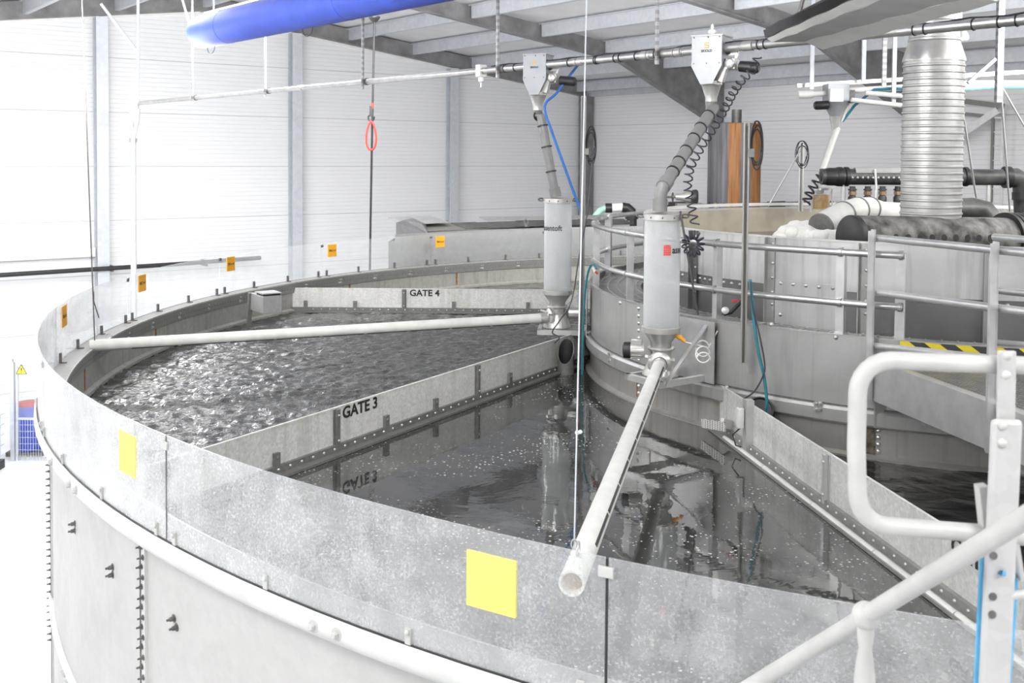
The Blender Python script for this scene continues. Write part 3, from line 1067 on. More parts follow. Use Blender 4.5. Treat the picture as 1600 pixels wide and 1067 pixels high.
PZ1, PZ2 = zat(1372, 358, P1), zat(1560, 377, P2)
for (P, zt) in ((P1, PZ1), (P2, PZ2), (P2 + eb * 1.5, PZ2 + .02)):
    z0 = bz - .26
    w = .082
    mb = MB().prism([(-w / 2, z0), (w / 2, z0), (w / 2, zt), (-w * .1, zt), (-w / 2, zt - .10)], P + nb * -.02, eb, UP, nb, .01)
    mb.box(P + eb * (w / 2 - .005) - nb * .045 + UP * ((z0 + zt) / 2), .01, .05, zt - z0 - .02, axb)
    mb.box(P + eb * .0 - nb * .028 + UP * ((z0 + zt) / 2), .012, .012, zt - z0 - .05, axb)
    ps = part('post', mb, M['alu'], fb, False)
    for f in (.97, .62, .58, .28):
        stamp('post_bolt', 'fbbolt', domed(.012), M['bolt'], ps, P - nb * .028 + eb * .018 + UP * (z0 + (zt - z0) * f), -nb)
for (va, vb) in ((372, 391), (457, 482), (541, 562)):
    za, zb = zat(1380, va, P1), zat(1560, vb, P2)
    sl = (zb - za) / (P2 - P1).length
    part('rail', MB().tube([P1 + nb * .02 + UP * za, P3 + nb * .02 + UP * (za + sl * Lb)], .026, 14), M['alu'], fb)
    part('rail', MB().tube([P1 + nb * .97 + UP * za, P3 + nb * .97 + UP * (za + sl * Lb)], .026, 14), M['alu'], fb)
part('toe_plate', MB().box(P1 + eb * .01 + nb * .1 + UP * (bz - .35), .012, .16, .22, axb), M['inner'], fb, False)

# ------------------------------------------------------------------ overhead feed pipe
FZ = 5.55 + DZ
Fa, Fb = atz(218, 161, FZ), atz(1440, 46, FZ)
fd = (Fb - Fa)
fd.z = 0
fd.normalize()
Fend = Fb + fd * 3.2


def on_feed(u):
    """point of the feed line seen at picture column u"""
    d = ray(u, 100)
    nx = V((-fd.y, fd.x, 0))
    t = (Fa - EYE).dot(nx) / d.dot(nx)
    p = EYE + d * t
    p.z = FZ
    return p


fp = thing('feed_pipe', 'long steel feed pipe hung under the roof, running through the hoppers', 'pipe', (Fa + Fend) / 2)
part('tube', MB().tube([Fa, Fend], .038, 16), M['steel'], fp)
for u in (470, 752, 905, 1010, 1060, 1170):
    p = on_feed(u)
    part('coupling', MB().tube([p - fd * .06, p + fd * .06], .044, 16), M['cone'], fp)
kk = 0
for u in (790, 806, 890, 903, 931, 934, 962, 970, 995, 1013, 1025, 1055, 1066, 1178, 1186, 1196, 1428, 1445, 1520, 1560, 1588):
    p = on_feed(u)
    part('cable_tie', MB().tube([p - fd * .004, p + fd * .004], .045, 12), M['black'], fp)
wv = MB()
for off, rr in ((.046, .006), (.043, .005)):
    pts = []
    for k in range(60):
        p = on_feed(770) + (Fend - on_feed(770)) * (k / 59)
        pts.append(p + UP * (off + .008 * math.sin(k * 1.7 + off * 99)) + V((fd.y, -fd.x, 0)) * (.02 * math.sin(k * .9 + off * 40)))
    wv.tube(pts, rr, 6)
part('cable_bundle', wv, M['cable'], fp)
vb = on_feed(752)
part('valve', MB().box(vb, .08, .11, .14, (fd, V((fd.y, -fd.x, 0)), UP)).rev(vb - UP * .07, -UP, [(.035, 0), (.035, .05), (.012, .07), (.012, .12)], 12), M['white'], fp, label='white valve block', bevel=.008)
fx = V((fd.y, -fd.x, 0))
HG = [(306, 'leftmost slotted hanger holding the feed pipe, left of the blue duct end'), (420, 'slotted hanger in front of the blue duct, second from the left'),
      (573, 'slotted hanger beside the red sling cable'), (784, 'slotted hanger left of the smaller feed hopper'), (1033, 'slotted hanger between the two near feed hoppers')]
for i, (u, lb) in enumerate(HG):
    p = on_feed(u)
    zt = min(9.0, roof_z(max(-2 * HALF, min(0, (p - C0).dot(AX)))) + .1)
    hg = thing('pipe_hanger', lb, 'hanger', p, 'slotted hangers of the feed pipe')
    part('channel', MB().box(V((p.x, p.y, (zt + FZ - .10) / 2)) + fx * .06,   .028, .028, zt - FZ + .10, (fd, fx, UP)), M['strut'], hg, False)
    part('clamp', MB().tube([p - fd * .02, p + fd * .02], .047, 14).box(p + fx * .045, .03, .06, .05, (fd, fx, UP)), M['boltdark'], hg, False)
    if i < 3:
        q0, q1 = [((216, 83), (160, 10)), ((303, 62), (256, -2)), ((418, 40), (383, -4))][i]
        y0 = p.y if i else Fa.y
        a = aty(*([(303, 62), (418, 40), (570, 12)][i]), p.y)
        b = a + UP * (.95 if i else 1.1) - fd * .75
        part('brace', MB().bar(a, b, .03, .03), M['column'], hg, False)

# white supply pipe at the left end of the feed line
sp = thing('supply_pipe', 'white vertical feed supply pipe standing before the left wall', 'pipe', V((Fa.x, Fa.y, 0)))
q = lambda u, v: aty(u, v, Fa.y)
part('riser', MB().tube([V((q(208, 300).x, Fa.y, 0)), q(208, 222)], .055, 14), M['column'], sp)
part('branch', MB().tube([q(208, 226), q(208, 216), q(214, 192), q(216, 170)], .042, 12), M['column'], sp)
part('branch', MB().tube([q(207, 222), q(206, 192)], .036, 12), M['column'], sp)
part('collar', MB().tube([q(208, 222), q(208, 216)], .075, 14), M['cone'], sp)
part('motor_housing', MB().box(q(210, 176), .16, .2, .36), M['white'], sp, bevel=.06)
part('hanger_rod', MB().tube([q(215, 163), q(216, -40)], .03, 8), M['column'], sp)
part('brace', MB().bar(q(216, 83), q(158, 6), .05, .05), M['column'], sp, False)


# ------------------------------------------------------------------ hoppers
def hopper(u, Wd, label, lamp_right, brand=True):
    c = on_feed(u)
    cam = V((-c.x, -c.y, 0)).normalized()
    ex = V((-cam.y, cam.x, 0))          # to the right in the picture
    h = thing('feed_hopper', label, 'hopper', c, 'feed hoppers under the roof')
    w, dp = Wd, Wd * .95
    # turned a little so that its right flank shows
    th = rad(20)
    e1 = (ex * math.cos(th) + cam * math.sin(th)).normalized()
    e2 = UP.cross(e1)
    if e2.dot(cam) < 0:
        e2 = -e2
    ax = (e1, e2, UP)
    zt, zb, zc = c.z + .105, c.z - .155, c.z - .315
    part('box', MB().box(c + UP * ((zt + zb) / 2 - c.z), w, dp, zt - zb, ax), M['hopper'], h, False, bevel=.004)
    lid = MB().box(c + UP * (zt - c.z + .004), w + .014, dp + .014, .012, ax)
    part('lid', lid, M['hopper'], h, False)
    a, b = w / 2, w * .16
    vs = [c + e1 * (sx * (a if k == 0 else b)) + e2 * (sy * (dp / 2 if k == 0 else b)) + UP * ((zb if k == 0 else zc) - c.z) for k in (0, 1) for sx, sy in ((-1, -1), (1, -1), (1, 1), (-1, 1))]
    part('funnel', MB().add(vs, [(0, 1, 5, 4), (1, 2, 6, 5), (2, 3, 7, 6), (3, 0, 4, 7), (4, 5, 6, 7)]), M['hopper'], h, False)
    part('front_plate', MB().prism([(-a, zb + .03), (a, zb + .03), (a, zb - .002), (b + .01, zc), (-b - .01, zc), (-a, zb - .002)], c - UP * c.z + e2 * (dp / 2 - .0), e1, UP, e2, .006), M['hopper'], h, False)
    part('outlet_cone', MB().rev(c + UP * (zc - c.z), -UP, [(.095, -.03), (.095, 0), (.085, .01), (.052, .115), (.052, .16)], 24), M['cone'], h)
    for sx in (-.42, 0, .42):
        stamp('screw', 'hscrew', domed(.007), M['boltdark'], h, c + e1 * (sx * w) + e2 * (dp / 2 + .001) + UP * (zb - c.z + .02), e2)
    for sx in (-.42, .05, .42):
        stamp('screw', 'hscrew', domed(.007), M['boltdark'], h, c + e1 * (sx * w) + e2 * (dp / 2 + .001) + UP * (zt - c.z - .012), e2)
    fc = c + e2 * (dp / 2 + .002)
    if brand:
        # chevron mark over the maker's word
        lg = MB()
        k = w * .075
        def stroke(p0, p1):
            lg.bar(fc + e1 * p0[0] * k + UP * p0[1] * k, fc + e1 * p1[0] * k + UP * p1[1] * k, .0014, k * .42, e2.cross(e1) if False else UP)
        zz = .02 / k
        for (p0, p1) in (((1.05, 1.3), (-.95, 1.05)), ((-.8, 1.1), (-.8, .35)), ((-.95, .3), (1.0, .15)), ((.85, .2), (.85, -.75)), ((1.0, -.7), (-1.0, -.95))):
            stroke((p0[0], p0[1] + zz), (p1[0], p1[1] + zz))
        part('logo_mark', lg, M['orange'], h, False, label='orange chevron mark')
        vs, fs = text_geo('SKIOLD', .034, .0006, .0012)
        tw = max(p.x for p in vs)
        s = w * .36 / tw
        part('logo_text', MB().add([fc + e1 * ((p.x - tw / 2) * s) + UP * (p.y * s - .036) + e2 * p.z for p in vs], fs), M['ink'], h, False)
    # discharge motor on the right flank
    mr = c + e1 * (w / 2 + .05) - UP * .14
    part('pipe_socket', MB().tube([c + e1 * (w / 2 - .01), c + e1 * (w / 2 + .03)], .055, 16), M['boltdark'], h)
    part('gear_housing', MB().box(mr, .09, .12, .10, ax).rev(mr + e2 * .06, e2, [(.045, 0), (.045, .03), (.02, .04)], 16), M['cone'], h, bevel=.008)
    m0 = mr + e1 * .06 - UP * .02
    part('motor', MB().rev(m0, e1 - UP * .12, [(.03, 0), (.048, .01), (.05, .07), (.048, .17), (.03, .185)], 18), M['black'], h, label='black motor')
    part('bracket', MB().bar(c + e1 * (w / 2 + .10) - UP * .02, c + e1 * (w / 2 + .07) - UP * .14, .02, .02).box(c + e1 * (w / 2 + .06) - UP * .03, .09, .012, .06, ax), M['cone'], h, False)
    part('side_chute', MB().bar(c + e1 * (w / 2 - .0) - UP * .13 + e2 * .03, c + e1 * .09 - UP * .29 + e2 * .03, .07, .06), M['cone'], h, False)
    return h, c, V((c.x, c.y, zc - .16))


h1, c1, o1 = hopper(841, .255, 'smaller looking far feed hopper above the left clear feed tube', True)
h2, c2, o2 = hopper(1112, .28, 'larger looking near feed hopper above the right clear feed tube', True)
# drop pipes belong to their hoppers
FY1, FY2 = 11.1, 8.5
B1, B2 = aty(869, 308, FY1), aty(1031, 330, FY2)
p1 = [o1 + UP * .01, o1 - UP * .06, aty(845, 180, (o1.y + FY1) / 2), aty(865, 290, FY1), B1]
part('drop_pipe', MB().tube(p1, [.05] + [.046] * 4, 18), M['pvcgrey'], h1, label='grey slanting drop pipe')
p2 = [o2 + UP * .01, o2 - UP * .03, aty(1115, 168, o2.y), aty(1044, 280, FY2 + .1), aty(1036, 292, FY2), aty(1032, 305, FY2), B2]
part('drop_pipe', MB().tube(p2, [.056] + [.052] * 6, 18), M['pvcgrey'], h2, label='grey slanting drop pipe')
for hh, pts, fs in ((h1, p1, ((1, .2), (2, .15), (2, .45), (2, .8))), (h2, p2, ((2, .12), (2, .3), (2, .45), (2, .62), (2, .77), (2, .9)))):
    for (i, f) in fs:
        a = pts[i] + (pts[i + 1] - pts[i]) * f
        d = (pts[i + 1] - pts[i]).normalized()
        part('strap', MB().tube([a - d * .007, a + d * .007], .058, 16), M['black'], hh)
for hh, pts, i in ((h1, p1, 4), (h2, p2, 6), (h2, p2, 4)):
    a = pts[i]
    d = (pts[i] - pts[i - 1]).normalized()
    part('sleeve', MB().tube([a - d * .10, a], .060, 18), M['pvcgrey'], hh)


# ------------------------------------------------------------------ clear tube feeders
def feeder(u, Y, vtop, vbot, label, tip, tip_n, logo_ang, motor):
    top, bot = aty(u, vtop, Y), aty(u, vbot, Y)
    x, y = bot.x, bot.y
    zt, zb = top.z, bot.z
    cam = V((-x, -y, 0)).normalized()
    ex = V((-cam.y, cam.x, 0))
    F = thing('tube_feeder', label, 'feeder', (x, y, zb - .35), 'clear tube feeders on the inner tank')
    r = .146
    base = V((x, y, 0))
    part('clear_tube', MB().rev(base + UP * zb, UP, [(r - .004, 0), (r, 0), (r, zt - zb), (r - .004, zt - zb)], 40, True), M['tubeclear'], F)
    part('seam_rod', MB().tube([base + cam * -(r - .012) + UP * zb, base + cam * -(r - .012) + UP * zt], .006, 8), M['cone'], F)
    cap = part('top_ring', MB().rev(base + UP * (zt - .03), UP, [(r + .002, 0), (r + .012, 0), (r + .012, .045), (.05, .05), (.05, .045), (r + .002, .04)], 40), M['cone'], F)
    for sx in (-1, 1):
        lu = base + ex * (sx * (r + .035)) + UP * zt
        part('lug', MB().tube([lu + ex * (.028 * math.cos(t * PI / 5)) + cam * .0 + UP * (.014 * math.sin(t * PI / 5)) for t in range(10)], .008, 8, closed=True), M['boltdark'], cap)
    for k in range(10):
        d = cam * math.cos(k * PI / 5) + ex * math.sin(k * PI / 5)
        stamp('screw', 'fscrew', domed(.008), M['boltdark'], cap, base + d * (r + .012) + UP * (zt - .01), d)
    part('bottom_ring', MB().rev(base + UP * (zb - .02), UP, [(r - .01, 0), (r + .014, 0), (r + .014, .04), (r + .002, .045), (r - .01, .045)], 40, True), M['cone'], F)
    part('feed_rest', MB().rev(base + UP * (zb - .015), UP, [(r - .012, 0), (r - .012, .008), (0, .012)], 30), M['strip'], F, label='dark feed remains')
    part('funnel', MB().rev(base + UP * (zb - .02), -UP, [(r, 0), (.085, .085), (.085, .13)], 36), M['inner'], F)
    part('neck', MB().rev(base + UP * (zb - .145), -UP, [(.105, 0), (.112, .008), (.105, .02), (.085, .025), (.085, .19), (.10, .20)], 32), M['cone'], F)
    # blower housing facing the spreader pipe
    tp = aty(tip[0], tip[1], tip_n)
    hz = zb - .27
    src = V((x, y, hz))
    dirp = (tp - src).normalized()
    hs = part('outlet_ring', MB().rev(src + dirp * .06, dirp, [(.066, 0), (.10, .01), (.10, .035), (.085, .05), (.062, .055), (.062, 0)], 28), M['cone'], F)
    for k in range(3):
        a, s2, u2 = axes(dirp)
        d = s2 * math.cos(k * 2.1 + .6) + u2 * math.sin(k * 2.1 + .6)
        part('wing_clamp', MB().bar(src + dirp * .09 + d * .095, src + dirp * .15 + d * .125, .02, .02), M['cone'], hs, False)
    p0 = src + dirp * .10
    L = (tp - p0).length
    part('spreader_pipe', MB().pipe(p0, tp, .052, .043, 28), M['pvc'], F, label='long white spreader pipe reaching out over the water')
    part('pipe_socket', MB().tube([p0, p0 + dirp * .10], .058, 28), M['cone'], F)
    # slot along the pipe, broken by bridges
    a, s2, u2 = axes(dirp)
    side = s2 if s2.dot(V((1, 0, 0))) > 0 else -s2
    low = -u2 if u2.z > 0 else u2
    if motor:
        sd = (side * .90 - low * .45).normalized()
    else:
        sd = (side * .55 + low * .85).normalized() if side.dot(cam) > 0 else (-side * .55 + low * .85).normalized()
    nseg = 9
    st, en = p0 + dirp * .20, tp - dirp * .35
    tt = dirp.cross(sd)
    for k in range(nseg):
        a0 = st + (en - st) * (k / nseg) + dirp * .02
        b0 = st + (en - st) * ((k + 1) / nseg) - dirp * .01
        part('slot', MB().box((a0 + b0) / 2 + sd * .0505, (b0 - a0).length, .016, .006, (dirp, tt, sd)), M['black'], F, False)
    rg = tp - dirp * .16
    part('hanging_eye', MB().tube([rg + UP * (.052 + .026) + dirp * (.028 * math.cos(t * PI / 6)) + UP * (.028 * math.sin(t * PI / 6)) for t in range(12)], .006, 8, closed=True), M['alu'], F)
    part('residue', MB().rev(tp - dirp * .05, -dirp, [(.044, 0), (.044, .004)], 24), M['feed'] if motor else M['dim'], F, label='brown feed residue in the pipe mouth')
    # bracket reaching from the inner tank wall
    cc = V((CX, CY, 0))
    er = (base - cc).normalized()
    et = V((-er.y, er.x, 0))
    wallp = cc + er * RI
    bz0 = hz - .13
    ov = (base - wallp).dot(er)
    bk = MB()
    for sx in (-1, 1):
        bk.box(wallp + er * (ov / 2 + .09) + et * (.19 * sx) + UP * bz0, ov + .22, .04, .05, (er, et, UP))
    bk.box(wallp + er * (ov + .18) + UP * bz0, .04, .42, .05, (er, et, UP))
    bk.box(wallp + er * .035 + UP * (bz0 + .22), .01, .62, .50, (er, et, UP))
    br = part('bracket', bk, M['alu'], F, False)
    part('brace', MB().bar(wallp + er * .03 + et * (.22 if motor else -.22) + UP * (bz0 + .44), wallp + er * (ov + .16) + et * (.22 if motor else -.22) + UP * bz0, .035, .012), M['alu'], F, False)
    part('base_cone', MB().rev(base + UP * (bz0 + .03), UP, [(.15, 0), (.15, .012), (.09, .13), (.07, .16)], 28), M['cone'], F)
    if motor:
        mo = base - ex * .135 + UP * (hz + .09)
        mt = part('motor', MB().rev(mo, -ex, [(.058, 0), (.062, .02), (.062, .11), (.05, .115)], 20), M['cone'], F, label='grey finned motor')
        fn = MB()
        for k in range(12):
            d = cam * math.cos(k * PI / 6) + UP * math.sin(k * PI / 6)
            fn.bar(mo - ex * .02 + d * .064, mo - ex * .105 + d * .064, .006, .012, d)
        part('cooling_fin', fn, M['cone'], mt, False)
        part('fan_cover', MB().rev(mo - ex * .11, -ex, [(.066, 0), (.068, .01), (.064, .055), (.03, .065)], 24), M['black'], mt, label='black fan cover')
        part('terminal_box', MB().box(mo - ex * .06 + UP * .075, .09, .07, .04, (ex, cam, UP)), M['cone'], mt, bevel=.006)
        se = base + ex * .16 + UP * (zb - .06) + cam * .05
        part('sensor', MB().tube([se - ex * .05 + UP * .03, se], .022, 12).tube([se, se + ex * .03 - UP * .025], .016, 12), M['orange'], F, label='orange tipped level sensor')
        cq = wallp + er * .08 + et * .0
        lp = base + ex * .33 + UP * (zb - .14)
        part('cable_loop', MB().tube([lp + ex * (.055 * math.cos(t * PI / 8)) + UP * (.06 * math.sin(t * PI / 8) - .03 * (t // 16)) + cam * (.006 * t) for t in range(40)], .006, 6), M['white'], F)
        part('cable', MB().tube([se + ex * .03 - UP * .03, se + ex * .12 - UP * .05, lp + ex * .05, lp + ex * .12 + UP * .14], .005, 6), M['white'], F)
    else:
        mo = base + ex * .12 + UP * (hz + .05)
        part('motor', MB().rev(mo, ex, [(.058, 0), (.062, .02), (.062, .14), (.05, .15)], 20), M['cone'], F, label='grey motor')
    # maker's mark: red grid silo and word, wrapped round the tube
    zl = zb + (zt - zb) * logo_ang[1]
    rr = r + .0012
    def wrap(px, pz):
        an = logo_ang[0] + px / rr
        return base + (cam * math.cos(an) + ex * math.sin(an)) * rr + UP * (zl + pz)
    lg = MB()
    hW, hH = .031, .044
    for i in range(4):
        for j in range(5):
            x0, x1 = -hW + 2 * hW * i / 4 + .0012, -hW + 2 * hW * (i + 1) / 4 - .0012
            y0, y1 = -hH + 2 * hH * j / 5 + .0012, -hH + 2 * hH * (j + 1) / 5 - .0012
            cut = .008 if (j == 4 and i in (0, 3)) else 0
            lg.add([wrap(x0, y0), wrap(x1, y0), wrap(x1, y1 - (cut if i == 3 else 0)), wrap(x0, y1 - (cut if i == 0 else 0))], [(0, 1, 2, 3)])
    part('logo_mark', lg, M['red'], F, False, label='red grid silo mark')
    vs, fs = text_geo('assentoft', .080, .0003, .0014)
    part('logo_text', MB().add([wrap(hW + .012 + p.x * .9, p.y - .026) for p in vs], fs), M['ink'], F, False)
    return F


feeder(1033, FY2, 337, 514, 'near clear tube feeder with motor, spreader pipe pointing at the viewer', (893, 912), 4.06, (.28, .71), True)
feeder(871, FY1, 312, 456, 'far clear tube feeder with spreader pipe pointing left across the rippled water', (140, 540), 9.55, (-1.78, .70), False)
#@@TAIL
# ------------------------------------------------------------------ trough beyond the far rim
ta0 = deg(atcyl(606, 400, 8.72, True))
ta1 = 103
tz = TOP + .015
tr = thing('return_trough', 'long grey zinc trough curving along outside the far rim with dark lids', 'trough', pol(9.1, 110, RIM))
ta2 = deg(atcyl(622, 370, 9.63, True))       # the outer side starts further round
part('inner_side', MB().ring(8.70, 8.71, RIM - .5, tz - .10, ta1, ta0, 40).ring(8.70, 8.71, tz - .10, tz, ta1, ta0 - .9, 40), M['trough'], tr, False)
part('outer_side', MB().ring(9.62, 9.63, RIM - .5, tz + .04, ta1, ta2, 40), M['trough'], tr, False)
part('bottom', MB().ring(8.70, 9.63, RIM - .52, RIM - .5, ta1, ta2, 40), M['trough'], tr, False)
ea, eb_ = pol(8.705, ta0 - .05, 0), pol(9.625, ta2, 0)
zz_ = (tz - .10 + RIM - .5) / 2
part('end_plate', MB().bar(ea + UP * zz_, eb_ + UP * zz_, .01, tz - RIM + .38), M['trough'], tr, False)
for i in range(8):
    a = ta2 - 3 - i * 5
    part('support_leg', MB().ring(9.1, 9.2, 0, RIM - .5, a, a + .6, 1), M['alu'], tr, False)
# lids: hinged dark sheets, the first one propped open
def lid(a0, a1, zi, zo, ri, ro, mat, nm='lid'):
    mb = MB()
    for k in range(2):
        pass
    p = [pol(ri, a0, zi), pol(ro, a0, zo), pol(ro, a1, zo), pol(ri, a1, zi)]
    n = (p[1] - p[0]).cross(p[2] - p[0]).normalized() * .012
    mb.add([q for q in p] + [q + n for q in p], [(0, 1, 2, 3), (7, 6, 5, 4), (0, 4, 5, 1), (1, 5, 6, 2), (2, 6, 7, 3), (3, 7, 4, 0)])
    return part(nm, mb, mat, tr, False)


hd = MB()
pa, pb = ta0 - 1.2, ta0 - 5.6
qa, qb = ta2 - .2, ta2 - 4.2
hd.add([pol(8.74, pa, tz - .02), pol(8.74, pb, tz - .02), pol(8.80, pb + .6, tz + .14), pol(8.86, (pa + pb) / 2 + .4, tz + .21), pol(8.80, pa - .35, tz + .18)], [(0, 1, 2, 3, 4)])
hd.add([pol(9.6, qa, tz - .02), pol(9.6, qb, tz - .02), pol(9.6, qb + .6, tz + .13), pol(9.6, (qa + qb) / 2 + .4, tz + .19), pol(9.6, qa - .35, tz + .16)], [(4, 3, 2, 1, 0)])
n = len(hd.v)
hd.f += [(0, 5, 9, 4), (4, 9, 8, 3), (3, 8, 7, 2), (2, 7, 6, 1)]
part('hood', hd, plain('hood_grey', (.17, .17, .18), .5, .2, .1, 10), tr, False, label='dark folded hood at the left end')
lid(pb + 1.2, pb - 4.0, tz + .13, tz + .21, 9.0, 9.6, M['trough'], 'light_lid')
lid(pb, pb - 8.5, tz + .02, tz + .10, 8.74, 9.3, M['strip'])
lid(pb - 5, pb - 13.5, tz + .03, tz + .10, 8.75, 9.2, M['darkpipe'])
lid(pb - 13.6, pb - 27, tz + .04, tz + .10, 8.76, 9.3, M['darkpipe'])
lid(pb - 10, min(pb - 12, pb - 26), tz + .12, tz + .16, 9.3, 9.6, M['trough'], 'light_lid')
for u, v in ((698, 349), (822, 347)):
    p = aty(u, v, 18.3)
    part('lifting_eye', MB().tube([p + V((.035 * math.cos(k * PI / 6), 0, .045 * math.sin(k * PI / 6))) for k in range(12)], .012, 8, closed=True).bar(p - UP * .08, p - UP * .03, .05, .02), M['boltdark'], tr)

# ------------------------------------------------------------------ blue fabric duct and hoist cable
da, db = aty(308, 52, 16.1), aty(700, -35, 11.2)
dd = (db - da).normalized()
de = da + dd * 12
bd_ = thing('fabric_duct', 'bright blue round fabric air duct under the roof at upper left', 'duct', (da + de) / 2)
part('sleeve', MB().rev(da, dd, [(.02, 0), (.10, .0), (.19, .05), (.235, .16), (.245, .3)] + [(.245, .3 + .55 * k) for k in range(1, 21)], 36), M['duct_blue'], bd_)
part('rail', MB().bar(da + UP * .27 + dd * .3, de + UP * .27, .05, .03), M['white'], bd_, False)
for k in range(9):
    p = da + dd * (.6 + k * 1.2)
    part('rail_hanger', MB().tube([p + UP * .27, V((p.x, p.y, roof_z((p - C0).dot(AX)) + .1))], .012, 8), M['column'], bd_)
for k in range(10):
    p = da + dd * (.45 + k * .55)
    part('hook', MB().bar(p + UP * .235, p + UP * .265, .04, .02), M['boltdark'], bd_, False)
for f in (1.1, 4.4, 8.0):
    p = da + dd * f
    part('seam', MB().tube([p - dd * .006, p + dd * .006], .2475, 36), plain('blue_seam', (.03, .07, .40), .6), bd_)
for f, u in ((.5, 0), (3.4, 0)):
    p = da + dd * f
    part('cord_loop', MB().tube([p - UP * .24 + dd * (.13 * math.cos(PI + k * PI / 10)) + UP * (.11 * math.sin(PI + k * PI / 10)) for k in range(11)], .006, 6), M['cable'], bd_)
YC = 16.4
hb = aty(585, 28, YC)
hc = thing('hoist_cable', 'thin black hoist cable with bell and hook hanging in front of the left wall', 'cable', hb)
part('bell', MB().rev(hb - UP * .07, UP, [(.02, 0), (.05, .02), (.09, .07), (.09, .09), (.02, .10)], 20), M['black'], hc)
part('top_cord', MB().tube([hb + UP * .03, V((hb.x, hb.y, roof_z((hb - C0).dot(AX)) + .1))], .012, 8), M['black'], hc)
part('cord', MB().tube([hb - UP * .06, aty(582, 172, YC), aty(579, 340, YC), V((aty(577, 412, YC).x, YC, 3.2))], .017, 8), M['black'], hc)
hk = aty(580, 178, YC)
part('hook', MB().box(hk + UP * .04, .05, .05, .16).tube([hk - UP * .06 + V((.045 * math.cos(k * PI / 7 + 2.2), 0, .05 * math.sin(k * PI / 7 + 2.2))) for k in range(11)], .014, 8), M['black'], hc)
hs_ = aty(580, 190, YC - .03)
lp = []
for k in range(24):
    f = k / 24 * 2 * PI
    lp.append(hs_ - UP * (.22 - .22 * math.cos(f)) + V((.075 * math.sin(f) * (1 - .25 * math.cos(f)), .0, 0)))
solo('lifting_sling', MB().tube(lp, .017, 8, closed=True), M['sling'], 'red webbing lifting sling hooked on the black hoist cable', 'sling', hs_)
part('tape', MB().tube([aty(582, 161, YC), aty(582, 170, YC)], .022, 8), M['sling'], hc)

# ------------------------------------------------------------------ drooping grey duct at upper right
def loft(a, b, t=.0):
    mb = MB()
    n = len(a)
    mb.add(a + b, [(i, i + 1, n + i + 1, n + i) for i in range(n - 1)])
    return mb


gd0, gd1 = aty(1240, 60, 7.0), aty(1480, -30, 5.0)
gd = thing('canopy_duct', 'sagging dusty grey fabric duct hanging from the roof at upper right', 'duct', (gd0 + gd1) / 2)
PA = [(1197, 46), (1200, 58), (1208, 63), (1256, 62), (1287, 75), (1292, 68), (1285, 40), (1225, 36)]
PB = [(1395, -48), (1418, -40), (1440, -28), (1520, -10), (1560, 0), (1566, -12), (1550, -50), (1440, -80)]
A3 = [aty(u, v, 7.0) for u, v in PA]
B3 = [aty(u, v, 5.0) for u, v in PB]


def strip(i, j, nm, mat, th=.012):
    mb = MB()
    n_ = 14
    vs, fs = [], []
    d = (B3[i] - A3[i]).normalized()
    nr = (A3[j] - A3[i]).cross(d).normalized() * th
    for k in range(n_ + 1):
        f = k / n_
        sag = V((0, 0, -.004 * math.sin(k * 1.9 + i)))
        p, q_ = A3[i].lerp(B3[i], f) + sag * (1 if 0 < k < n_ else 0), A3[j].lerp(B3[j], f) + sag
        vs += [p, q_, q_ + nr, p + nr]
    for k in range(n_):
        b_ = k * 4
        for e0, e1 in ((0, 1), (1, 2), (2, 3), (3, 0)):
            fs.append((b_ + e0, b_ + e1, b_ + 4 + e1, b_ + 4 + e0))
    fs += [(3, 2, 1, 0), (n_ * 4, n_ * 4 + 1, n_ * 4 + 2, n_ * 4 + 3)]
    mb.add(vs, fs)
    part(nm, mb, mat, gd)


strip(0, 1, 'shaded_edge', M['black'], .02)  # left side lies in shade, put into its black colour
strip(1, 2, 'light_flange', M['foam'])
strip(2, 3, 'belly', M['belly'])
strip(3, 4, 'dusty_lip', M['foam'])
strip(4, 5, 'dusty_edge', M['foam'])
strip(5, 6, 'far_side', M['duct_grey'])
strip(6, 7, 'top', M['duct_grey'])
strip(7, 0, 'top_edge', M['black'])
for k in (0,):
    p = aty(1260, 20, 6.8)
    part('chain', MB().tube([aty(1248, 24, 6.8), aty(1262, -30, 6.8), aty(1262, -30, 6.8) + UP * 1.2], .014, 6), M['boltdark'], gd)

# ------------------------------------------------------------------ pipes standing in the filter tank
YS = 9.25
sc_ = aty(1457, 200, YS)
sd_ = thing('spiral_duct', 'big vertical ribbed spiral steel duct with tapered top', 'duct', V((sc_.x, sc_.y, aty(1457, 338, YS).z)))
zb_, zc_, zt_ = aty(1455, 345, YS).z, aty(1457, 95, YS).z, aty(1457, 66, YS).z
prof = [(.245, 0)]
step = (zc_ - zb_) / 24
for k in range(24):
    z0 = k * step
    prof += [(.260, z0 + step * .10), (.260, z0 + step * .30), (.252, z0 + step * .40), (.252, z0 + step * .95)]
base_ = V((sc_.x, sc_.y, zb_))
part('ribbed_tube', MB().rev(base_, UP, prof + [(.252, zc_ - zb_)], 48), M['spiral'], sd_)
part('taper', MB().rev(base_ + UP * (zc_ - zb_), UP, [(.262, -.01), (.262, .01), (.215, zt_ - zc_), (.222, zt_ - zc_ + .01)], 40), M['cone'], sd_, label='smooth tapered section')
pr2 = []
for k in range(16):
    z0 = zt_ - zb_ + k * .085
    pr2 += [(.218, z0 + .01), (.218, z0 + .025), (.209, z0 + .035), (.209, z0 + .085)]
part('upper_tube', MB().rev(base_, UP, pr2, 40), M['spiral'], sd_)

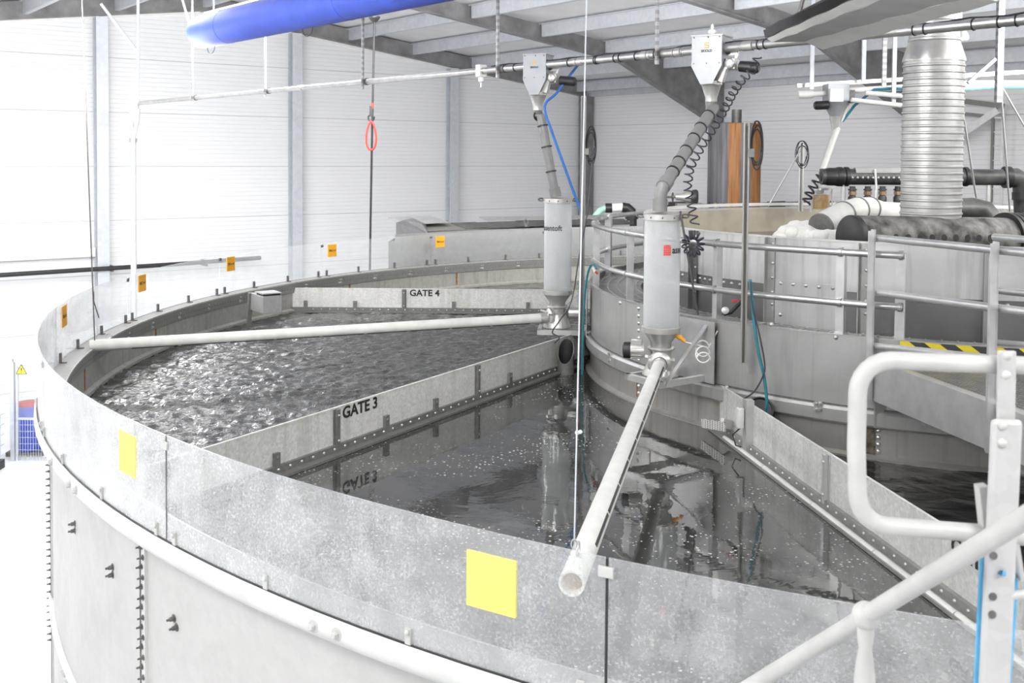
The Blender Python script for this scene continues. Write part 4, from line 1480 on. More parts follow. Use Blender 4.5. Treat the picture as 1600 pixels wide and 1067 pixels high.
pa_, pb_ = aty(1330, 372, 8.75), aty(1640, 374, 9.5)
pd_ = (pb_ - pa_).normalized()
dp_ = thing('header_pipe', 'thick dusty black pipe with flat end cap and a row of holes', 'pipe', (pa_ + pb_) / 2)
part('tube', MB().tube([pa_, pb_], .19, 40), M['dusty'], dp_)
part('end_cap', MB().rev(pa_ + pd_ * .0, -pd_, [(.192, -.03), (.192, .012), (.18, .02), (0, .02)], 40), M['black'], dp_, label='flat black end cap')
for k in range(9):
    p = pa_ + pd_ * (.30 + .125 * k)
    a_, s_, u_ = axes(pd_)
    out = V((0, -1, 0)) - pd_ * V((0, -1, 0)).dot(pd_)
    d = (out.normalized() * 1 + UP * .12).normalized()
    part('hole', MB().rev(p + d * .186, d, [(.030, 0), (.030, .005), (0, .005)], 16), M['black'], dp_)
for k in range(4):
    p = aty(1572, 371, 9.33) + pd_ * (.055 * k)
    part('rubber_sleeve', MB().tube([p - pd_ * .02, p + pd_ * .02], .222, 36), M['black'], dp_)
q0 = [aty(1283, 354, 9.7), aty(1296, 346, 9.8), aty(1318, 335, 10.0), aty(1340, 328, 10.2), aty(1358, 327, 10.35), aty(1378, 332, 10.5), aty(1440, 334, 10.7)]
ep = thing('elbow_pipe', 'pale grey elbow pipe with open mouth above the white foam', 'pipe', q0[3])
part('tube', MB().tube(q0, [.115, .12, .122, .122, .12, .11, .10], 28), M['pvc'], ep)
part('mouth', MB().tube([q0[0] - (q0[1] - q0[0]).normalized() * .01, q0[0] + (q0[1] - q0[0]).normalized() * .015], .125, 28), M['strip'], ep)
for i in (2, 3, 4):
    d = (q0[i + 1] - q0[i]).normalized()
    part('joint_ring', MB().tube([q0[i] - d * .012, q0[i] + d * .012], .127, 28), M['strip'], ep)
q1 = [aty(1440, 328, 10.9), aty(1520, 326, 10.9), aty(1540, 330, 10.85), aty(1556, 345, 10.8)]
solo('black_pipe', MB().tube(q1, [.10, .115, .11, .08], 24), M['darkpipe'], 'smooth dark pipe bend behind the thick dusty pipe, right of the spiral duct', 'pipe', q1[1])

# manifold with valves
YM = 12.4
m0, m1, m2 = aty(1283, 276, YM), aty(1412, 276, YM), aty(1566, 277, YM)
md = (m2 - m0).normalized()
mf = thing('manifold_pipe', 'dark horizontal manifold pipe with hanging valves, passing behind the spiral duct', 'pipe', m1)
part('tube', MB().tube([m0, m2], .095, 28), M['darkpipe'], mf)
part('upper_dust', MB().tube([aty(1335, 270, YM - .02), aty(1500, 270, YM - .02)], .062, 20), M['duct_grey'], mf, label='grey dusty top of the pipe')
part('end_cap', MB().rev(m0 + md * .2, -md, [(.112, -.03), (.112, .02), (.105, .025), (.105, .12), (.09, .18), (.05, .21), (0, .22)], 28), M['black'], mf)
for u in (1312, 1322, 1508):
    p = aty(u, 276, YM)
    part('flange', MB().tube([p - md * .02, p + md * .02], .115, 28), M['black'], mf)
for k in range(11):
    p = aty(1328 + k * 8, 276, YM)
    stamp('stud', 'mstud', domed(.016), M['alu'], mf, p + V((0, -.095, -.01)), V((0, -1, 0)))
for u in (1332, 1356, 1379, 1403):
    p = aty(u, 291, YM)
    vv = part('valve', MB().tube([p, p - UP * .12], .035, 14).tube([p - UP * .03, p - UP * .05], .05, 14).rev(p - UP * .10, -UP, [(.03, 0), (.05, .03), (.05, .10), (.03, .14), (.03, .20)], 14), M['darkpipe'], mf)
    part('brass_nut', MB().tube([p - UP * .06, p - UP * .10], .048, 6), M['feed'], vv, False)
e0 = aty(1570, 277, YM)
part('elbow', MB().tube([e0, aty(1586, 278, YM), aty(1596, 283, YM), aty(1599, 296, YM), aty(1599, 345, YM)], [.10, .118, .118, .115, .10], 24), M['darkpipe'], mf)
part('collar', MB().tube([e0 - md * .01, e0 + md * .06], .128, 28), M['black'], mf)
part('collar', MB().tube([aty(1599, 300, YM), aty(1599, 312, YM)], .125, 24), M['black'], mf)
part('stand', MB().tube([aty(1318, 282, YM), V((aty(1318, 282, YM).x, YM, 3.70 + DZ))], .028, 10), M['alu'], mf)
part('stand', MB().tube([aty(1545, 282, YM), V((aty(1545, 282, YM).x, YM, 3.70 + DZ))], .028, 10), M['alu'], mf)
part('white_cord', MB().tube([aty(1367, 264, YM - .1), aty(1369, 290, YM - .1), aty(1366, 322, YM - .1)], .014, 8), M['white'], mf)

# ------------------------------------------------------------------ vessel, blower, hoses behind
YV = 20.4
vc = aty(1147, 260, YV)
vz0, vz1 = aty(1147, 323, YV).z, aty(1147, 193, YV).z
rv = thing('pressure_vessel', 'tall grey steel vessel with orange rust stripes behind the filter tank', 'vessel', V((vc.x, vc.y, 0)))
vb_ = V((vc.x, vc.y, 0))
off_shell = part('shell', MB().rev(vb_ + UP * vz0, UP, [(.50, 0), (.505, .02), (.505, vz1 - vz0 - .03), (.49, vz1 - vz0), (0, vz1 - vz0 + .02)], 48), M['rust'], rv)
np_ = aty(1151, 180, YV - .2)
part('nozzle', MB().tube([V((np_.x, np_.y, vz1)), V((np_.x, np_.y, aty(1151, 172, YV).z))], .095, 24), M['darkpipe'], rv)
part('support_frame', MB().rev(vb_, UP, [(.47, 0), (.47, vz0)], 32), M['darkpipe'], rv)
for k in range(8):
    a = -2.9 + k * .38
    d = V((math.cos(a), math.sin(a), 0))
    part('skirt_hole', MB().rev(vb_ + d * .500 + UP * (vz0 + .06), d, [(.035, 0), (.035, .008), (0, .008)], 14), M['feed'] if k % 2 else M['black'], rv)
YB = 20.3
bc = aty(1085, 308, YB)
bl = thing('blower', 'dark round blower on a pipe left of the rusty vessel', 'blower', V((bc.x, bc.y, bc.z - .2)))
part('wheel', MB().rev(bc + V((.0, 0, 0)), V((1, -.35, 0)), [(.10, -.06), (.14, -.04), (.15, .03), (.13, .06), (.05, .07)], 28), M['darkpipe'], bl)
part('body', MB().rev(bc, V((-1, .1, 0)), [(.10, 0), (.12, .05), (.10, .16), (.07, .24), (.06, .36)], 20), M['cone'], bl)
part('shaft', MB().tube([bc - V((.3, 0, .0)), bc - V((.55, 0, 0))], .025, 10), M['darkpipe'], bl)
part('handwheel', MB().tube([bc + V((-.42, -.02, .08 * math.cos(k * PI / 8))) + V((0, .08 * math.sin(k * PI / 8), 0)) for k in range(16)], .012, 6, closed=True), M['boltdark'], bl)
part('pedestal', MB().box(V((bc.x - .1, bc.y, (bc.z - .12) / 2)), .5, .25, bc.z - .12), M['strip'], bl, False)
wb = MB().tube([aty(1035, 326, 20.2), aty(1100, 322, 20.2), aty(1112, 321, 20.2)], .045, 10)
wt = thing('wall_pipe', 'black pipe at the right wall behind the blower and the rusty vessel', 'pipe', aty(1150, 320, 20.4))
n0 = -AX
wp = hall(-.45, 0, 0)
part('pipe', MB().tube([atpl(1030, 323, wp, n0), atpl(1300, 317, wp, n0)], .05, 10), M['black'], wt)
for u in (1045, 1200, 1275):
    p = atpl(u, 320, wp, n0)
    part('pipe_bracket', MB().box(p + AX * .3, .62, .04, .16, ZUP), M['boltdark'], wt, False)

YE = 20.7
hp_ = [aty(926, 352, YE), aty(930, 338, YE), aty(938, 329, YE), aty(947, 325, YE)]
eh = thing('hose_elbow', 'black pipe elbow with white sleeve and mint green hose behind the railing', 'hose', aty(960, 325, YE))
part('mint_hose', MB().tube([V((hp_[0].x, YE, 4.2))] + hp_, .065, 14), M['mint'], eh, label='mint green hose')
part('sleeve', MB().tube([aty(955, 325, YE), aty(974, 324, YE)], .085, 18), M['white'], eh, label='white sleeve')
part('clamp', MB().tube([aty(946, 325, YE), aty(956, 325, YE)], .095, 18), M['black'], eh)
part('elbow', MB().tube([aty(972, 324, YE), aty(980, 325, YE), aty(986, 330, YE), aty(987, 338, YE), aty(987, 356, YE), V((aty(987, 356, YE).x, YE, 4.2))], .10, 18), M['black'], eh)
part('collar', MB().tube([aty(987, 336, YE), aty(987, 342, YE)], .13, 18), M['black'], eh)
part('foot', MB().box(V((aty(956, 340, YE).x, YE, 2.1)), 1.0, .5, 4.2), M['alu'], eh, False)

# ------------------------------------------------------------------ cable posts with coiled cable
def cable_post(u, Y, vt, vb, w, label, coil, mat, cw, ch):
    top, bot = aty(u, vt, Y), aty(u, vb, Y)
    bot = V((top.x, top.y, bot.z))
    P = thing('cable_post', label, 'post', bot, 'posts carrying coiled cables')
    ex = V((top.y, -top.x, 0)).normalized()
    e2 = V((-top.x, -top.y, 0)).normalized()
    mb = MB().box((top + bot) / 2 + ex * (w * .45), .005, w, top.z - bot.z, (ex, e2, UP)).box((top + bot) / 2 - ex * (w * .45), .005, w, top.z - bot.z, (ex, e2, UP)).box((top + bot) / 2 - e2 * (w * .45), w, .005, top.z - bot.z, (ex, e2, UP))
    mb.box((top + bot) / 2 + ex * (w * .35) + e2 * w * .5, w * .22, .005, top.z - bot.z, (ex, e2, UP)).box((top + bot) / 2 - ex * (w * .35) + e2 * w * .5, w * .22, .005, top.z - bot.z, (ex, e2, UP))
    part('channel', mb, mat, P, False)
    cc = aty(coil[0], coil[1], Y) + e2 * .03
    pts = []
    for k in range(150):
        f = k / 150 * 2 * PI * 4
        wob = 1 - .22 * math.sin(k * .137)
        pts.append(cc + ex * (cw * wob * math.cos(f)) + UP * (ch * wob * math.sin(f)) + e2 * (.02 * math.sin(k * .11)))
    part('coiled_cable', MB().tube(pts, .0055, 6), M['black'], P, label='coil of black cable')
    bx = cc - UP * (ch * .35) - ex * (cw * .9)
    part('bracket', MB().box(bx,   .05, .05, .07, (ex, e2, UP)), M['strip'], P, False, bevel=.006)
    return P, ex, e2


cp1, ex1, e21 = cable_post(912, 10.75, 150, 598, .055, 'steel channel post with black cable coil at the left edge of the inner tank', (923, 228), M['pvcgrey'], .045, .17)
cp2, ex2, e22 = cable_post(1167, 8.12, 191, 568, .047, 'bare steel channel post with dark cable coil in front of the rusty vessel', (1182, 228), M['inner_low'], .040, .16)
cp3, ex3, e23 = cable_post(1253, 13.55, 222, 330, .06, 'short white post with cable ring on the far rim of the filter tank', (1253, 242), M['white'], .07, .15)
for nm, mt, r_, pts, lab, par in (
        ('hanging_wire', M['cable'], .006, [(1173, 440, 8.0), (1176, 480, 7.98), (1186, 520, 7.95), (1195, 570, 7.92), (1190, 592, 7.9), (1178, 612, 7.9), (1164, 622, 7.85)], 'thin dark wire from the middle post down to the sensor box', None),
        ('hanging_wire', M['cable'], .007, [(925, 255, 10.6), (918, 330, 10.55), (905, 400, 10.5), (893, 470, 10.4), (875, 500, 10.3), (863, 519, 10.3), (874, 527, 10.2), (866, 536, 10.2)], 'thin dark wire from the left post down to the gate 3 end', None),
        ('teal_hose', M['teal'], .010, [(932, 420, 10.3), (926, 413, 10.35), (919, 425, 10.4), (914, 460, 10.45), (911, 520, 10.5), (909, 590, 10.5)], 'teal hose hooked over the lower rail at the left post', 'hose'),
        ('teal_hose', M['teal'], .012, [(1172, 437, 8.02), (1174, 455, 8.0), (1178, 500, 7.98), (1185, 550, 7.95), (1194, 590, 7.92), (1198, 625, 7.9), (1198, 650, 7.92)], 'teal hose hanging from the top rail beside the middle post', 'hose'),
        ('blue_hose', M['bluehose'], .014, [(902, 103, 11.2), (890, 118, 11.15), (870, 145, 11.1), (851, 166, 11.05), (862, 205, 11.0), (880, 255, 10.9), (900, 310, 10.85), (910, 335, 10.8)], 'blue hose from the feed pipe past the far drop pipe to the left post', 'hose'),
        ('stay_wire', M['alu'], .010, [(1252, 232, 13.4), (1225, 280, 13.5), (1195, 332, 13.6)], 'thin stay wire from the short white post', None),
        ('support_rod', M['boltdark'], .009, [(1063, 330, 8.4), (1078, 420, 8.45), (1091, 492, 8.55)], 'thin grey rod from the near clear tube down to its bracket', None)):
    p3 = [aty(*p) for p in pts]
    # smooth the polyline
    sm = []
    for i in range(len(p3) - 1):
        a0_, a1_, a2_, a3_ = p3[max(i - 1, 0)], p3[i], p3[i + 1], p3[min(i + 2, len(p3) - 1)]
        for k in range(6):
            t_ = k / 6
            sm.append(.5 * ((2 * a1_) + (a2_ - a0_) * t_ + (2 * a0_ - 5 * a1_ + 4 * a2_ - a3_) * t_ ** 2 + (3 * a1_ - a0_ - 3 * a2_ + a3_) * t_ ** 3))
    sm.append(p3[-1])
    solo(nm, MB().tube(sm, r_, 8), mt, lab, par or 'wire', p3[0])
# spring cable running down the near drop pipe
def coilcable(path, r, turns, name, label, wire=.0065):
    p3 = [aty(*p) for p in path]
    seg = [(p3[i + 1] - p3[i]).length for i in range(len(p3) - 1)]
    tot = sum(seg)
    pts = []
    N = turns * 10
    for k in range(N + 1):
        d = tot * k / N
        i = 0
        while i < len(seg) - 1 and d > seg[i]:
            d -= seg[i]
            i += 1
        c = p3[i].lerp(p3[i + 1], min(1, d / seg[i]))
        a_, s_, u_ = axes(p3[i + 1] - p3[i], V((0, 1, 0)))
        f = k / 10 * 2 * PI
        pts.append(c + s_ * (r * math.cos(f)) + u_ * (r * math.sin(f)))
    return pts, solo(name, MB().tube(pts, wire, 6), M['cable'], label, 'cable', p3[0])


coilcable([(1184, 88, 8.75), (1176, 110, 8.75), (1160, 124, 8.75), (1148, 140, 8.7), (1135, 165, 8.6), (1118, 195, 8.5), (1098, 225, 8.45), (1078, 262, 8.4), (1074, 290, 8.35), (1080, 320, 8.3), (1086, 352, 8.3)], .033, 26, 'spring_cable', 'dark spiral spring cable winding down beside the near drop pipe')
bp_ = aty(1083, 381, 8.28)
pts = []
for k in range(260):
    f = k / 260 * 2 * PI
    g = f * 13
    rr_ = .062 + .028 * math.cos(g)
    pts.append(bp_ + V((rr_ * math.cos(f), -.03 * math.sin(g), rr_ * math.sin(f) * 1.15)))
solo('spring_cable', MB().tube(pts, .007, 6, closed=True), M['cable'], 'bundled ring of dark spring cable tied on the top rail beside the near clear tube', 'cable', bp_)
coilcable([(1290, 265, 12.9), (1278, 280, 12.9), (1265, 300, 12.9), (1259, 318, 12.9)], .05, 6, 'spring_cable', 'small spring cable beside the far orange feed jar', .012)
# rods holding the spreader pipes
for (a, b, lab, ys, yt) in (((897, 858), (918, -60), 'thin pale rod from the roof to the tip of the near spreader pipe', 4.12, 4.6), ((148, 533), (127, -30), 'thin dark wire from the roof to the tip of the left spreader pipe', 9.55, 9.9)):
    p, q_ = aty(*a, ys), aty(*b, yt)
    rd = thing('hanging_rod', lab, 'rod', p)
    near = ys < 6
    q2 = p + (q_ - p) * ((8.0 - p.z) / (q_.z - p.z))
    part('rod', MB().tube([p, q2], .0032 if near else .006, 8), M['column'] if near else M['boltdark'], rd)
    if near:
        k_ = aty(902, 676, 4.22)
        part('knot', MB().ball(k_, .010, 10).ball(k_ + V((.012, 0, .003)), .009, 10), M['white'], rd)
        part('shackle', MB().tube([p + UP * .02 + V((.012 * math.cos(t * PI / 5), 0, .02 * math.sin(t * PI / 5))) for t in range(10)], .003, 6, closed=True), M['alu'], rd)
    else:
        k_ = aty(146, 466, 9.6)
        part('clip', MB().box(k_, .012, .012, .12).bar(k_ - UP * .02, k_ - UP * .18 + V((.05, 0, 0)), .008, .008), M['boltdark'], rd, False)

# ------------------------------------------------------------------ boxes and outlets at the water
fb0 = aty(411, 491, 12.5)
fbx = thing('float_box', 'grey sheet metal box on the tank wall at the left end of gate 4', 'box', fb0)
th = rad(34)
f1, f2 = V((math.cos(th), math.sin(th), 0)), V((-math.sin(th), math.cos(th), 0))
wa, wb_, hb_ = .24, .44, .21
fc_ = fb0 + f1 * (wa / 2) + f2 * (wb_ / 2) + UP * (hb_ / 2)
part('body', MB().box(fc_, wa, wb_, hb_, (f1, f2, UP)), M['trough'], fbx, False, bevel=.006)
part('lid', MB().box(fb0 + f1 * (wa / 2) + f2 * .14 + UP * (hb_ + .03), wa, .26, .012, (f1, f2, UP)), M['alu'], fbx, False)
part('gap', MB().box(fb0 + f1 * (wa / 2) + f2 * .14 + UP * (hb_ + .012), wa - .03, .22, .024, (f1, f2, UP)), M['black'], fbx, False)
part('bracket', MB().bar(fb0 + f2 * (wb_ - .02) + UP * hb_, fb0 + f2 * (wb_ + .05) - UP * .2, .05, .05), M['strip'], fbx, False)

oc = aty(884, 566, 10.55)
op = thing('outlet_pipe', 'short grey outlet pipe with slanted dark mouth at the inner end of gate 3', 'pipe', V((oc.x, oc.y, WATER)))
r_ = .083
n_ = 28
zlo = aty(884, 586, 10.55).z
tilt = lambda an: aty(884, 548, 10.55).z + .045 * math.cos(an - 1.2) + .03 * math.sin(an)
vs, fs = [], []
for rr_ in (r_, r_ - .007):
    for zz in (0, 1):
        for k in range(n_):
            an = 2 * PI * k / n_
            vs.append(V((oc.x + rr_ * math.cos(an), oc.y + rr_ * math.sin(an), (aty(884, 548, 10.55).z + .115 * math.sin(an) + .03 * math.cos(an)) if zz else zlo)))
for k in range(n_):
    l = (k + 1) % n_
    fs += [(k, l, n_ + l, n_ + k), (2 * n_ + l, 2 * n_ + k, 3 * n_ + k, 3 * n_ + l), (n_ + k, n_ + l, 3 * n_ + l, 3 * n_ + k)]
part('tube', MB().add(vs, fs), M['strip'], op)
bo = MB()
nb_ = [V((oc.x + (r_ - .0075) * math.cos(2 * PI * k / n_), oc.y + (r_ - .0075) * math.sin(2 * PI * k / n_), 0)) for k in range(n_)]
bo.add([p + UP * zlo for p in nb_] + [p + UP * (aty(884, 548, 10.55).z - .006 + .115 * math.sin(2 * PI * k / n_) + .03 * math.cos(2 * PI * k / n_)) for k, p in enumerate(nb_)], [((k + 1) % n_, k, n_ + k, n_ + (k + 1) % n_) for k in range(n_)])
part('bore', bo, M['black'], op, label='inside of the pipe, its shade painted black')  # black lining puts the shade inside the mouth into the colour
part('dark_water', MB().rev(V((oc.x, oc.y, zlo + .05)), UP, [(r_ - .008, 0), (0, .002)], 24), M['black'], op)
part('base_plate', MB().box(V((oc.x + .06, oc.y + .02, zlo - .005)), .40, .26, .012), M['alu'], op, False)
part('punched_plate', MB().box(V((oc.x - .01, oc.y - .12, zlo - .045)), .28, .01, .075), M['perf'], op, False, label='white punched strip')
part('side_plate', MB().bar(V((oc.x + .13, oc.y - .12, zlo - .03)), V((oc.x + .34, oc.y - .2, zlo - .06)), .01, .05), M['alu'], op, False)
oc2 = aty(1187, 640, 8.02)
o2_ = thing('outlet_pipe', 'black round pipe end peeping over the inner end of the near gate', 'pipe', V((oc2.x, oc2.y, WATER)))
dv = V((-.25, -.75, .45)).normalized()
part('tube', MB().rev(oc2 - dv * .3, dv, [(.105, -.1), (.105, .3), (.095, .3), (.09, .28), (0, .27)], 28), M['black'], o2_)
ps_ = aty(1115, 665, 8.2)
o3 = thing('punched_strip', 'small white punched plate on the inner tank wall left of the near gate', 'plate', ps_)
part('plate', MB().bar(aty(1097, 661, 8.28), aty(1133, 667, 8.0), .01, .07), M['perf'], o3, False)
part('bracket', MB().bar(aty(1128, 660, 8.05), aty(1142, 664, 8.1), .03, .07), M['alu'], o3, False)
# hose tap on the walkway
tp_ = aty(1150, 480, 8.5)
tpp = thing('hose_tap', 'hose nozzle with red lever lying by the middle post', 'tap', tp_)
part('tube', MB().tube([aty(1131, 491, 8.5), aty(1142, 488, 8.5), aty(1160, 470, 8.45)], .016, 10), M['black'], tpp)
part('disc', MB().rev(aty(1133, 485, 8.48), V((0, -1, .2)), [(.03, 0), (.03, .01), (.02, .014)], 16), M['alu'], tpp)
part('lever', MB().bar(aty(1143, 471, 8.45), aty(1153, 469, 8.45), .02, .014), M['red'], tpp, False, label='red lever')
tp2 = aty(929, 424, 10.3)
t2 = thing('hose_tap', 'small brass tap with red lever under the left end of the lower rail', 'tap', tp2)
part('body', MB().tube([aty(926, 418, 10.3), aty(932, 428, 10.3)], .014, 10), M['white'], t2)
part('lever', MB().bar(aty(930, 424, 10.28), aty(934, 428, 10.28), .02, .02), M['sling'], t2, False, label='red lever')

# ------------------------------------------------------------------ far feed line at the right
YH = 13.4
hx = aty(1306, 145, YH)
h3 = thing('feed_hopper', 'white feed hopper far away at the right above the filter tank', 'hopper', hx, 'feed hoppers under the roof')
part('box', MB().box(hx, .27, .25, .22), M['hopper'], h3, False, bevel=.006)
part('control_box', MB().box(hx + V((-.04, -.15, -.04)), .17, .06, .17), M['white'], h3, False, bevel=.006)
part('side_plate', MB().box(hx + V((.17, -.02, -.05)), .07, .2, .16), M['boltdark'], h3, False)
part('funnel', MB().rev(hx - UP * .11, -UP, [(.17, 0), (.06, .2), (.055, .24)], 20), M['hopper'], h3)
part('outlet_cone', MB().rev(hx - UP * .30, -UP, [(.075, 0), (.045, .14), (.04, .2)], 20), M['cone'], h3)
part('motor', MB().rev(hx + V((-.12, -.1, -.16)), V((-1, 0, -.05)), [(.04, 0), (.055, .01), (.055, .16), (.04, .18)], 16), M['black'], h3)
part('inlet_pipe', MB().tube([aty(1247, 148, YH), aty(1270, 147, YH)], .05, 14).tube([aty(1270, 147, YH), hx], .036, 14), M['white'], h3)
dq = [hx - UP * .48, aty(1308, 200, YH), aty(1284, 268, 13.2), aty(1281, 290, 13.1)]
part('drop_pipe', MB().tube(dq, .042, 14), M['pvc'], h3)
part('side_pipe', MB().tube([aty(1326, 160, YH), aty(1315, 190, YH)], .02, 8), M['pvc'], h3)
jx = aty(1283, 311, 13.0)
j3 = thing('tube_feeder', 'small clear feed jar with orange feed on the far rim of the filter tank', 'feeder', jx - UP * .15, 'clear tube feeders on the inner tank')
part('clear_tube', MB().rev(jx - UP * .13, UP, [(.105, 0), (.11, 0), (.11, .24), (.105, .24)], 28, True), M['jar'], j3)
part('feed', MB().rev(jx - UP * .12, UP, [(.10, 0), (.10, .17), (0, .18)], 24), plain('orange_feed', (.80, .50, .22), .8, 0, .15, 20), j3, label='orange feed in the jar')
part('lid', MB().rev(jx + UP * .11, UP, [(.115, 0), (.115, .03), (.0, .035)], 24), M['cone'], j3)
part('head', MB().box(aty(1281, 294, 13.0), .08, .08, .14), M['white'], j3, bevel=.01)
for sx in (-1, 1):
    part('frame', MB().tube([jx + V((.13 * sx, -.02, -.16)), jx + V((.13 * sx, -.02, .12))], .012, 8), M['white'], j3)
p2l = thing('feed_pipe', 'white feed pipes behind the spiral duct with their slotted hangers', 'pipe', aty(1450, 140, YH))
part('tube', MB().tube([aty(1322, 142, YH), aty(1420, 136, YH), aty(1500, 131, YH), aty(1640, 130, YH)], .038, 12), M['white'], p2l)
part('tube', MB().tube([aty(1352, 145, YH - .3), aty(1412, 150, YH - .3), aty(1480, 157, YH - .3)], .030, 12), M['white'], p2l)
part('tube', MB().tube([aty(1330, 156, YH - .3), aty(1412, 165, YH - .3), aty(1480, 172, YH - .3)], .030, 12), M['white'], p2l)
part('carrier_beam', MB().bar(aty(1245, 134, YH + .2), aty(1640, 110, YH + .2), .05, .05), M['alu'], p2l, False)
part('teal_hose', MB().tube([aty(1316, 190, YH), aty(1335, 165, YH), aty(1366, 140, YH - .1), aty(1395, 138, YH - .1), aty(1440, 140, YH - .1), aty(1520, 138, YH - .1), aty(1560, 135, YH - .1), aty(1640, 136, YH - .1)], .018, 8), M['teal'], p2l)
for (u, v0, v1, Y) in ((1381, 40, 135, 12.6), (1396, 50, 168, 13.2), (1268, 60, 140, 13.4), (1349, 60, 128, 13.4)):
    part('hanger', MB().bar(aty(u, v1, Y), V((aty(u, v1, Y).x, Y, 8.6)), .05, .03, V((0, 1, 0))), M['strut'] if u in (1381,) else M['column'], p2l, False)
# slotted channel at the right holding the near feed pipe
hg = thing('pipe_hanger', 'slotted channel at the far right holding the feed pipe, with two braces', 'hanger', aty(1560, 60, 9.5))
a_ = aty(1560, 160, 9.5)
part('channel', MB().box(V((a_.x, a_.y, (a_.z + 8.9) / 2)), .055, .055, 8.9 - a_.z), M['strut'], hg, False)
part('brace', MB().bar(aty(1555, 92, 9.5), aty(1512, 130, 9.5), .04, .03), M['column'], hg, False)
for q0_, q1_ in (((1563, 130), (1578, 330)), ((1563, 132), (1625, 240)), ((1504, 172), (1527, 320))):
    part('stay', MB().tube([aty(*q0_, 9.6), aty(*q1_, 11.5)], .010, 8), M['white'], hg)
# cable ladder on right wall
wn = hall(-.25, 0, 0)
cl_ = thing('cable_ladder', 'vertical cable ladder with black cables on the right wall at the far right', 'ladder', atpl(1560, 300, wn, AX))
for u in (1552, 1568):
    p = atpl(u, 172, wn, AX)
    part('side_rail', MB().bar(V((p.x, p.y, 1.0)), p, .05, .05, BX), M['strip'] if u < 1560 else M['alu'], cl_, False)
pl_, pr_ = atpl(1552, 172, wn, AX), atpl(1568, 172, wn, AX)
for k in range(12):
    zz = pl_.z - .15 - k * .28
    part('rung', MB().bar(V((pl_.x, pl_.y, zz)), V((pr_.x, pr_.y, zz)), .03, .02), M['alu'], cl_, False)
part('cross_tray', MB().bar(atpl(1490, 156, wn, AX), atpl(1568, 166, wn, AX), .06, .10), M['strip'], cl_, False)
part('diagonal_tray', MB().bar(atpl(1485, 222, wn, AX), atpl(1560, 172, wn, AX), .08, .14), M['alu'], cl_, False)
part('cross_tray', MB().bar(atpl(1490, 176, wn, AX), atpl(1545, 182, wn, AX), .06, .07), M['strip'], cl_, False)

# bag on the hopper and lamp
bg = aty(1113, 45, c2.y)
solo('plastic_bag', MB().ball(bg - UP * .03, .035, 14, (1.1, .9, .8)).ball(bg + UP * .015, .02, 12, (.7, .7, 1.5)), M['white'], 'small white plastic bag twisted on top of the near feed hopper', 'bag', bg)
lq = aty(1502, 60, 11.6)
lm = thing('hanging_lamp', 'small bright lamp hanging beside the top of the spiral duct', 'lamp', lq)
part('shade', MB().rev(lq, UP, [(.085, 0), (.08, .03), (.045, .10), (.03, .14)], 20), M['alu'], lm)
part('bulb', MB().rev(lq - UP * .012, UP, [(.07, 0), (.07, .012), (0, .012)], 20), M['lamp'], lm)
part('bracket', MB().bar(aty(1500, 52, 11.6), aty(1500, 52, 11.6) + UP * 1.6, .03, .03, V((0, 1, 0))), M['alu'], lm, False)

# ------------------------------------------------------------------ foreground: stair handrail and safety gate
h0, hm, h9 = aty(1130, 1098, 3.15), aty(1353, 962, 2.62), aty(1700, 748, 2.0)
hr = thing('stair_handrail', 'white painted tube handrail with ball joint crossing the lower right corner', 'handrail', V((hm.x, hm.y, hm.z - .9)))
part('tube', MB().tube([h0, aty(1250, 1025, 2.86), hm, aty(1480, 884, 2.33), h9], .0225, 24), M['paint'], hr)
part('ball_joint', MB().ball(hm, .036, 24), M['paint'], hr)
part('stanchion', MB().tube([hm - UP * .02, hm - UP * .055, hm - UP * .085, hm - UP * .12, hm - UP * .16, hm - UP * 1.2], [.022, .020, .0165, .022, .026, .027], 20), M['paint'], hr)
dh = (h9 - hm).normalized()
part('hole', MB().rev(hm + dh * .125 + V((.0, -.021, .006)), V((-.1, -1, .25)), [(.005, 0), (.005, .003), (0, .003)], 12), M['feed'], hr)
hd_ = thing('tube_end', 'x', 'x', (0, 0, 0)) if False else None
# safety gate: bent tube loop on a plate post
YG = 2.38
L_ = [(1720, 575), (1600, 571), (1480, 567), (1395, 563)]
cr = []
for k in range(7):
    a = PI / 2 + k * PI / 12
    cr.append((1392 + 52 * math.cos(a), 615 - 52 * math.sin(a)))
lowr = []
for k in range(7):
    a = PI + k * PI / 12
    lowr.append((1390 + 50 * math.cos(a), 772 - 50 * math.sin(a)))
loop = L_ + cr + [(1338, 700)] + lowr + [(1480, 829), (1600, 838), (1720, 846)]
sg_ = thing('safety_gate', 'white painted bent tube safety gate on a bolted plate post at right', 'gate', aty(1570, 1000, YG))
part('loop_tube', MB().tube([aty(u, v, YG) for u, v in loop], .0205, 22), M['paint'], sg_)
g1, g2 = aty(1573, 548, YG - .03), aty(1569, 790, YG - .03)
part('upper_plate', MB().bar(g1, g2, .012, .040, V((1, 0, 0))), M['plate'], sg_, False, bevel=.003)
g3, g4 = aty(1573, 655, YG - .05), aty(1552, 1100, YG - .05)
gx = MB().bar(g3, g4, .02, .070, V((1, 0, 0)))
part('lower_plate', gx, M['plate'], sg_, False, bevel=.012)
for (u, v) in ((1574, 556), (1572, 586), (1567, 665), (1566, 692)):
    stamp('plate_bolt', 'gbolt', domed(.011), M['paint'], sg_, aty(u, v, YG - .062), V((-.3, -1, .1)))
for (u, v) in ((1551, 932), (1550, 960), (1552, 868)):
    stamp('plate_hole', 'ghole', lambda mb: mb.rev((0, 0, 0), Z, [(.009, 0), (.009, .002), (0, .002)], 14), M['boltdark'], sg_, aty(u, v, YG - .0605), V((0, -1, .1)))
part('side_bracket', MB().bar(aty(1533, 757, YG), aty(1541, 832, YG), .03, .024, V((1, 0, 0))), M['paint'], sg_, False, bevel=.003)
